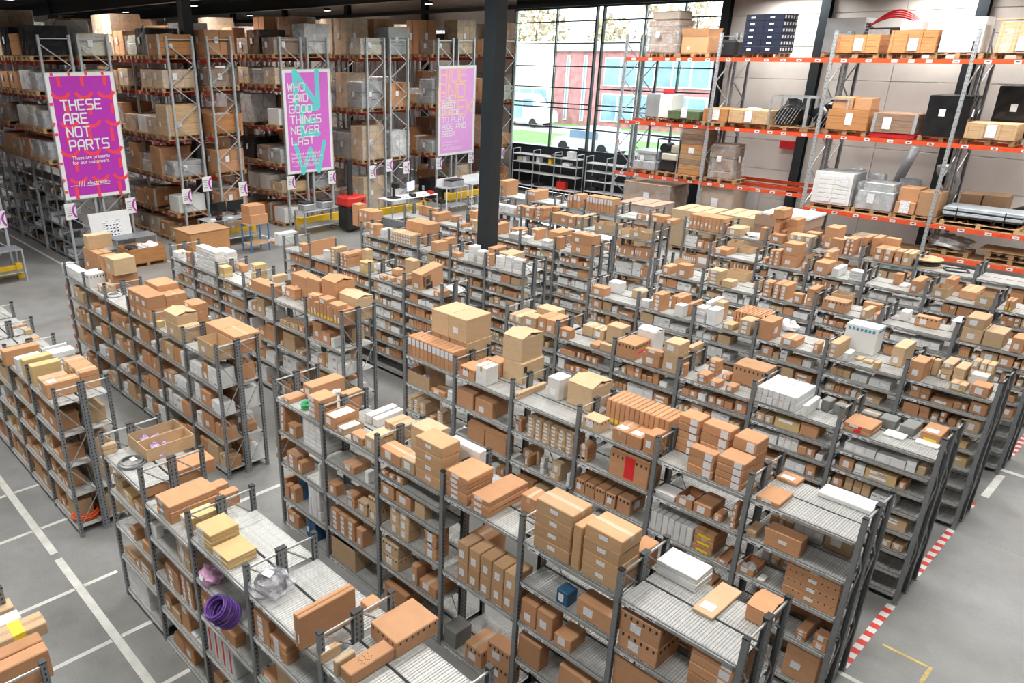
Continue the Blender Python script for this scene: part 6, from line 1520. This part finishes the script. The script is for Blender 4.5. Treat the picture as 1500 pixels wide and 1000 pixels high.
# aisle number boards on the rack uprights
for i, (y, z, nm) in enumerate(((5.72, 1.45, 'corner rack'), (7.76, 1.42, 'THESE banner, near post'), (9.68, 1.36, 'THESE banner, far post'), (11.66, 1.42, 'desk rack, near post'), (12.46, 1.75, 'desk rack, inner post'), (13.85, 1.42, 'desk rack, far post'), (15.9, 1.42, 'WHO SAID banner, near post'),
                                 (17.8, 1.42, 'WHO SAID banner, far post'), (19.85, 1.42, 'monitor rack, near post'), (20.75, 1.6, 'monitor rack, inner post'), (21.7, 1.42, 'monitor rack, far post'), (23.6, 1.42, 'HIDE banner, near post'), (25.6, 1.5, 'HIDE banner, far post'), (27.7, 1.5, 'wall rack post'))):
    r = empty('aisle_board', (RX + .05, y, z), 'white aisle board with magenta arc hung on the ' + nm, 'sign', 'aisle boards'); ob('board', MB().box(0, .015, -.17, .17, 0, .5, WHITEP), r)
    g = MB(); arc(g, .32, .25, .25, rad(128), rad(232), .03, MAGENTA, .017, 10, -9, .17); ob('printed_arc', g, r)
    t = MB()
    for k in range(5): t.box(.0155, .017, -.12, .02, .12 + k * .06, .14 + k * .06, CABLEG)
    ob('printed_lines', t, r)

# ------------------------------------------------------------------ things standing at the aisle ends
def table(name, x, y, z, w, d, h, label, cat, top, legm, lower=True, rz=0):
    r = empty(name, (x, y, z), label, cat, None, rz); ob('table_top', MB().cbox(-w / 2, w / 2, -d / 2, d / 2, h - .03, h, top, .006), r)
    lm_ = MB().box(-.02, .02, -.02, .02, 0, h - .03, legm).mesh('leg')
    for sx in (-1, 1):
        for sy in (-1, 1): ob('leg', lm_, r, (sx * (w / 2 - .03), sy * (d / 2 - .03), 0))
    if lower: ob('lower_shelf', MB().cbox(-w / 2 + .02, w / 2 - .02, -d / 2 + .02, d / 2 - .02, .25, .28, top, .005), r)
    return r
def guard(x, y, w, label, rz=pi / 2, h=.42):
    r = empty('rack_guard', (x, y, 0), label, 'guard rail', None, rz); ob('rail', MB().cbox(-w / 2, w / 2, -.06, .06, .1, h, GUARDY, .02), r)
    for s in (-1, 1): ob('end_post', MB().cbox(s * w / 2 - .09, s * w / 2 + .09, -.1, .1, 0, h + .06, GUARDY, .02), r)
    return r
guard(-24.1, 4.85, 2.0, 'yellow guard rail at the corner rack end'); guard(-24.1, 12.75, 2.2, 'yellow guard rail under the monitor desk'); guard(-24.05, 16.8, 2.1, 'yellow guard rail behind the printer trolley'); guard(-23.4, 20.1, 2.8, 'yellow guard rail by the long work desk', pi / 2 - .1); guard(-24.0, 24.7, 2.2, 'yellow guard rail behind the shelf trolleys')
table('end_table', -24.0, 4.9, 0, .7, 2.1, .95, 'galvanised table frame standing at the corner rack end', 'table', GALVD, GALV)
r = table('end_table', -23.95, 9.35, 0, .7, 1.35, .78, 'galvanised table under the white notice board', 'table', GALVD, GALV)
r = empty('notice_board', (-24.25, 8.75, .35), 'large white notice board with a printed floor plan', 'board'); ob('board', MB().cbox(-.02, .02, -.55, .75, 0, 1.2, WHITEP, .006), r); ob('paper', MB().box(.021, .023, -.15, .42, .25, .95, LABEL), r); g = MB()
for a in range(4):
    for c in range(5): g.box(.024, .025, -.05 + a * .11, .0 + a * .11, .35 + c * .1, .39 + c * .1, PRINT)
ob('printed_grid', g, r); r.rotation_euler = (0, rad(-7), 0)
r = empty('plywood_box', (-23.2, 9.3, 0), 'open orange plywood box on a pallet full of packing paper', 'crate'); ob('pallet', PAL, r)
for s in (-1, 1): ob('panel', MB().cbox(-.4, .4, s * .58 - .012, s * .58 + .012, .145, .6, PLY, .004), r); ob('panel', MB().cbox(s * .4 - .012, s * .4 + .012, -.565, .565, .145, .6, PLY, .004), r)
for k in range(3): ob('packing_paper', MB().blob((0, -.35 + k * .35, .55), .3, .2, .1, WHITEBAG if k else BLACKM, 10, 6, .3, k), r)
# monitor desk
r = table('work_desk', -23.75, 12.75, 0, .8, 2.0, .95, 'steel work desk with papers at the bannerless rack', 'desk', GALV, GALV)
def monitor(x, y, z, label, rz, w=.6):
    r = empty('monitor', (x, y, z), label, 'monitor', None, rz); ob('screen', MB().cbox(-.02, .02, -w / 2, w / 2, .15, .15 + w * .56, SCREEN, .008), r); ob('stand', MB().box(-.05, -.02, -.03, .03, .01, .3, BLACKM), r); ob('base', MB().cbox(-.1, .1, -.12, .12, 0, .015, BLACKM, .004), r)
monitor(-23.9, 12.45, .951, 'first black monitor on the desk by the roof column', .05, .62); monitor(-23.9, 13.12, .951, 'second black monitor on the desk by the roof column', -.05, .62)
for i, (dy, m) in enumerate(((-.75, LABEL), (-.55, BLACKM), (-.15, LABEL), (.4, BLACKM), (.8, CREAMM))): tag(ob('desk_item', MB().cbox(-.1, .1, -.08, .08, 0, .05 + .05 * (i % 2), m, .01), None, (-23.5 + .05 * i, 12.75 + dy, .951)), '%s small office item along the monitor desk edge' % ORD[i + 1], 'office item')
o = empty('flap_carton', (-22.6, 11.2, 0), 'big open brown carton with torn lid on the floor by the desk', 'carton'); rbox(o, 'body', -.55, .55, -.75, .6, .1, .95, KRAFT, .015, (.55, .28, .12)); rbox(o, 'lid_flap', -.57, .57, -.78, .63, .955, .98, KRAFT, .004, (.5, .3, .17)); rbox(o, 'lower_tray', -.5, .65, -.2, .75, .0, .1, KRAFT, .01, (.55, .28, .12))
r = table('blue_trolley', -22.3, 12.9, 0, .6, .75, .95, 'blue framed trolley carrying brown cartons', 'trolley', PALEWOOD, BLUEM)
carton(-22.6, -22.0, 12.6, 13.25, .951, 1.25, 'o', 'trolley_carton', 'lower brown carton on the blue trolley', 'cartons on the blue trolley', rz=.02); carton(-22.6, -22.05, 12.6, 13.2, 1.251, 1.55, 'o', 'trolley_carton', 'upper brown carton on the blue trolley', 'cartons on the blue trolley', rz=-.03)
# printer trolley and stacker
r = table('printer_trolley', -23.3, 16.2, 0, .7, 1.7, .85, 'grey steel printer trolley under the WHO SAID banner', 'trolley', GALV, GALVD)
for k, (dy, lb) in enumerate(((-.5, 'grey label printer on the trolley, nearer the walkway'), (.3, 'grey label printer on the trolley, nearer the stacker'))):
    r = empty('label_printer', (-23.3, 16.2 + dy, .851), lb, 'printer'); rbox(r, 'body', -.22, .22, -.25, .25, 0, .24, GREYM, .03); rbox(r, 'lid', -.2, .2, -.22, .22, .245, .3, BLACKM, .02)
r = empty('pallet_stacker', (-22.55, 17.2, 0), 'red and black pallet stacker with a tall dark mast', 'stacker'); rbox(r, 'battery_body', -.35, .35, -.4, .4, .1, .95, BLACKM, .05); rbox(r, 'red_cover', -.38, .38, -.44, .44, .95, 1.3, REDM, .06); rbox(r, 'mast', -.12, -.02, -.1, .1, .1, 2.6, BLACKM, .01); rbox(r, 'control_tray', .1, .7, -.3, .3, .75, .85, BLACKM, .03)
for s in (-.2, .2): ob('fork', MB().cbox(-1.4, -.3, s - .08, s + .08, .06, .12, GALVD, .01), r)
for s in (-.3, .3): ob('wheel', MB().tube([(.2, s - .04, .09), (.2, s + .04, .09)], .09, BLACKM, 12), r)
ob('tiller', MB().tube([(.35, 0, .9), (.75, 0, 1.25)], .025, BLACKM, 6), r)
# long desk by the monitors
r = table('long_work_desk', -22.4, 19.9, 0, .85, 2.4, .98, 'long pale work desk with monitor and papers', 'desk', WHITEP, GALV)
r = empty('monitor', (-22.6, 20.2, .981), 'blue lit monitor on the long work desk', 'monitor', None, .3); ob('screen', MB().cbox(-.02, .02, -.28, .28, .15, .5, emit('blue_screen_glow', (.12, .16, .55), 1.2), .008), r); ob('stand', MB().box(-.05, -.02, -.03, .03, 0, .3, BLACKM), r)
r = empty('camera_stand', (-22.4, 19.15, .981), 'black bench camera stand on the long desk', 'stand'); rbox(r, 'base', -.2, .2, -.2, .2, 0, .05, BLACKM); rbox(r, 'column', -.05, .05, -.04, .04, .05, .55, BLACKM, .01); rbox(r, 'head', -.05, .25, -.1, .1, .4, .6, BLACKM, .02)
for i, (dy, m) in enumerate(((-.3, LABEL), (.0, BLACKM), (.7, WHITEP), (.95, REDM))): tag(ob('desk_item', MB().cbox(-.12, .12, -.1, .1, 0, .06 + .06 * (i % 2), m, .01), None, (-22.15, 19.9 + dy, .981)), '%s small office item along the long desk' % ORD[i + 1], 'office item')
r = empty('office_chair', (-22.6, 21.9, 0), 'dark office chair beside the long desk', 'chair'); rbox(r, 'seat', -.23, .23, -.23, .23, .45, .52, BLACKM, .03); rbox(r, 'backrest', -.24, -.18, -.2, .2, .6, 1.05, BLACKM, .03); ob('column', MB().tube([(0, 0, .08), (0, 0, .45)], .03, GALVD, 8), r)
for k in range(5): ob('foot', MB().tube([(0, 0, .09), (.28 * cos(k * 1.257), .28 * sin(k * 1.257), .05)], .02, BLACKM, 5), r)
r = empty('crash_barrier', (-21.4, 18.45, 0), 'grey low crash barrier with orange striped end', 'guard rail'); ob('rail', MB().cbox(-1.1, .8, -.08, .08, .08, .4, GALVD, .03), r)
for k in range(3): ob('warning_stripe', MB().hexa([(.8, -.1, .05 + k * .13), (1.05, -.1, .05 + k * .13), (1.05, .1, .05 + k * .13), (.8, .1, .05 + k * .13), (.8, -.1, .12 + k * .13), (1.05, -.1, .17 + k * .13), (1.05, .1, .17 + k * .13), (.8, .1, .12 + k * .13)], CABLEO) or r, r) if 0 else None
ob('striped_end', MB().cbox(.8, 1.05, -.12, .12, 0, .48, simple('safety_orange', (.85, .30, .02), .4), .02), r)
for k in range(3): ob('black_stripe', MB().bar((1.052, -.12, .05 + k * .15), (1.052, .12, .17 + k * .15), .05, .003, BLACKM, (1, 0, 0)), r)
for i, y in enumerate((22.5, 24.0)):
    r = table('shelf_trolley', -22.6, y, 0, .7, 1.3, 1.05, '%s pale steel shelf trolley under the HIDE AND SEEK banner' % ORD[i + 1], 'trolley', GALV, WHITEP); ob('back_rail', MB().box(-.33, -.30, -.6, .6, 1.05, 1.35, WHITEP), r)
r = empty('grey_scanner', (-22.6, 22.6, 1.051), 'flat grey printer on the shelf trolley', 'printer'); rbox(r, 'body', -.25, .25, -.35, .35, 0, .22, GREYM, .02); rbox(r, 'lid', -.24, .24, -.34, .34, .222, .27, BLACKM, .01)
# silver shelves in front of the window
def silver(x, w, nb, label, tops, y=28.35, h=1.95):
    r = empty('silver_shelving', (x, y, 0), label, 'shelving'); bw = w / nb
    pm_ = MB().tube([(0, 0, 0), (0, 0, h)], .022, GALV, 6).mesh('post')
    for k in range(nb + 1):
        for yy in (0, .5): ob('post', pm_, r, (k * bw, yy, 0))
        ob('top_hoop', MB().tube([(k * bw, 0, h), (k * bw, .5, h)], .02, GALV, 6), r)
    for z in tops: ob('shelf', MB().cbox(0, w, 0, .5, z - .04, z, WHITEP, .006), r)
silver(-24.4, 3.7, 3, 'first silver shelving frame in front of the tall window', (.35, .95, 1.4, 1.75)); silver(-20.2, 4.2, 4, 'second silver shelving frame in front of the tall window', (.5, .95, 1.35, 1.7))
for i, (x, z, w_, h_, m, nm) in enumerate(((-24.1, 1.4, .25, .2, CREAMM, 'cream tub'), (-23.8, 1.4, .2, .22, WHITEP, 'white tub'), (-23.0, 1.4, .18, .28, WHITEP, 'white canister'), (-22.3, 1.4, .16, .24, GUARDY, 'yellow canister'), (-21.4, 1.4, .4, .15, WHITEP, 'white dish'), (-21.2, 1.75, .35, .3, WHITEP, 'white box'), (-22.0, 1.75, .5, .08, BLACKM, 'black flat tray'),
                                           (-23.7, .35, .5, .15, BLACKM, 'black tray'), (-22.9, .35, .5, .15, BLACKM, 'black bin'), (-21.6, .35, .45, .35, REDM, 'red topped box'), (-19.9, .95, .4, .15, BLACKM, 'black crate'), (-19.4, .95, .4, .15, BLACKM, 'small black crate'), (-19.9, .5, .4, .15, BLACKM, 'low black crate'), (-18.0, .5, .35, .4, WHITEP, 'tall white bin'))):
    tag(ob('shelf_tub', MB().cbox(-w_ / 2, w_ / 2, -.15, .15, 0, h_, m, .02), None, (x, 28.6, z + .001)), '%s on the silver shelving by the window' % nm, 'tub')
r = table('packing_table', -15.2, 20.6, 0, 3.6, .9, .75, 'white topped packing table behind the eighth banner-side row', 'table', WHITEP, GALVD, False)
# corner row cartons
for (x0, x1, y0, y1, z0, z1, c, nm, lb, op) in ((-5.07, -4.95, .12, .87, 2.0, 2.25, 'o', 'cardboard_box', 'upright brown carton at the corner row post, overhanging the aisle', ()), (-5.2, -5.08, .12, .87, 2.0, 2.26, 'o', 'cardboard_box', 'second upright brown carton at the corner row, one in from the post', ()), (-5.62, -5.44, .1, .99, 2.0, 2.11, 't', 'flat_carton', 'long tan flat carton with yellow warning band on the corner row', ('band',)), (-5.78, -5.65, .2, .86, 2.0, 2.1, 'w', 'white_carton', 'white carton lid beside the long tan carton on the corner row', ()), (-5.95, -5.81, .2, .85, 2.0, 2.12, 't', 'cardboard_box', 'short tan carton, third in from the post on the corner row', ()), (-6.1, -5.98, .2, .82, 2.0, 2.1, 't', 'cardboard_box', 'short tan carton, fourth in from the post on the corner row', ())): carton(x0, x1, y0, y1, z0, z1, c, nm, lb, 'cartons on the corner tape-side row', op, rz=rad(RNG.uniform(-1, 1)))
# waste corner beside the first rows
r = empty('waste_carton', (-14.6, 3.5, 0), 'torn open brown carton with scrap beside the second banner-side row', 'carton'); rbox(r, 'body', -.45, .4, -.4, .4, 0, .85, KRAFT, .02, (.33, .19, .11)); rbox(r, 'torn_flap', -.5, .45, -.62, -.4, .7, .73, KRAFT, .004, (.5, .3, .2)); ob('scrap_bag', MB().blob((0, 0, .85), .35, .3, .15, BLACKM, 10, 6, .3, 3), r); ob('grey_scrap', MB().blob((-.1, .1, 1.0), .2, .2, .1, CABLEG, 10, 6, .3, 4), r)
g = MB()
for k in range(16): g.box(-.022, .022, -.012, .0, k * .11, (k + 1) * .11, TAPER if k % 2 else TAPEW)
tag(ob('post_guard_strip', g, None, (-16.04, 4.72, .05)), 'red and white striped strip on the second banner-side row post', 'strip')
for i, p in enumerate(PROTO):
    if i not in USED:
        for ch in KIDS[p[0].name]: bpy.data.objects.remove(ch)
        bpy.data.objects.remove(p[0])
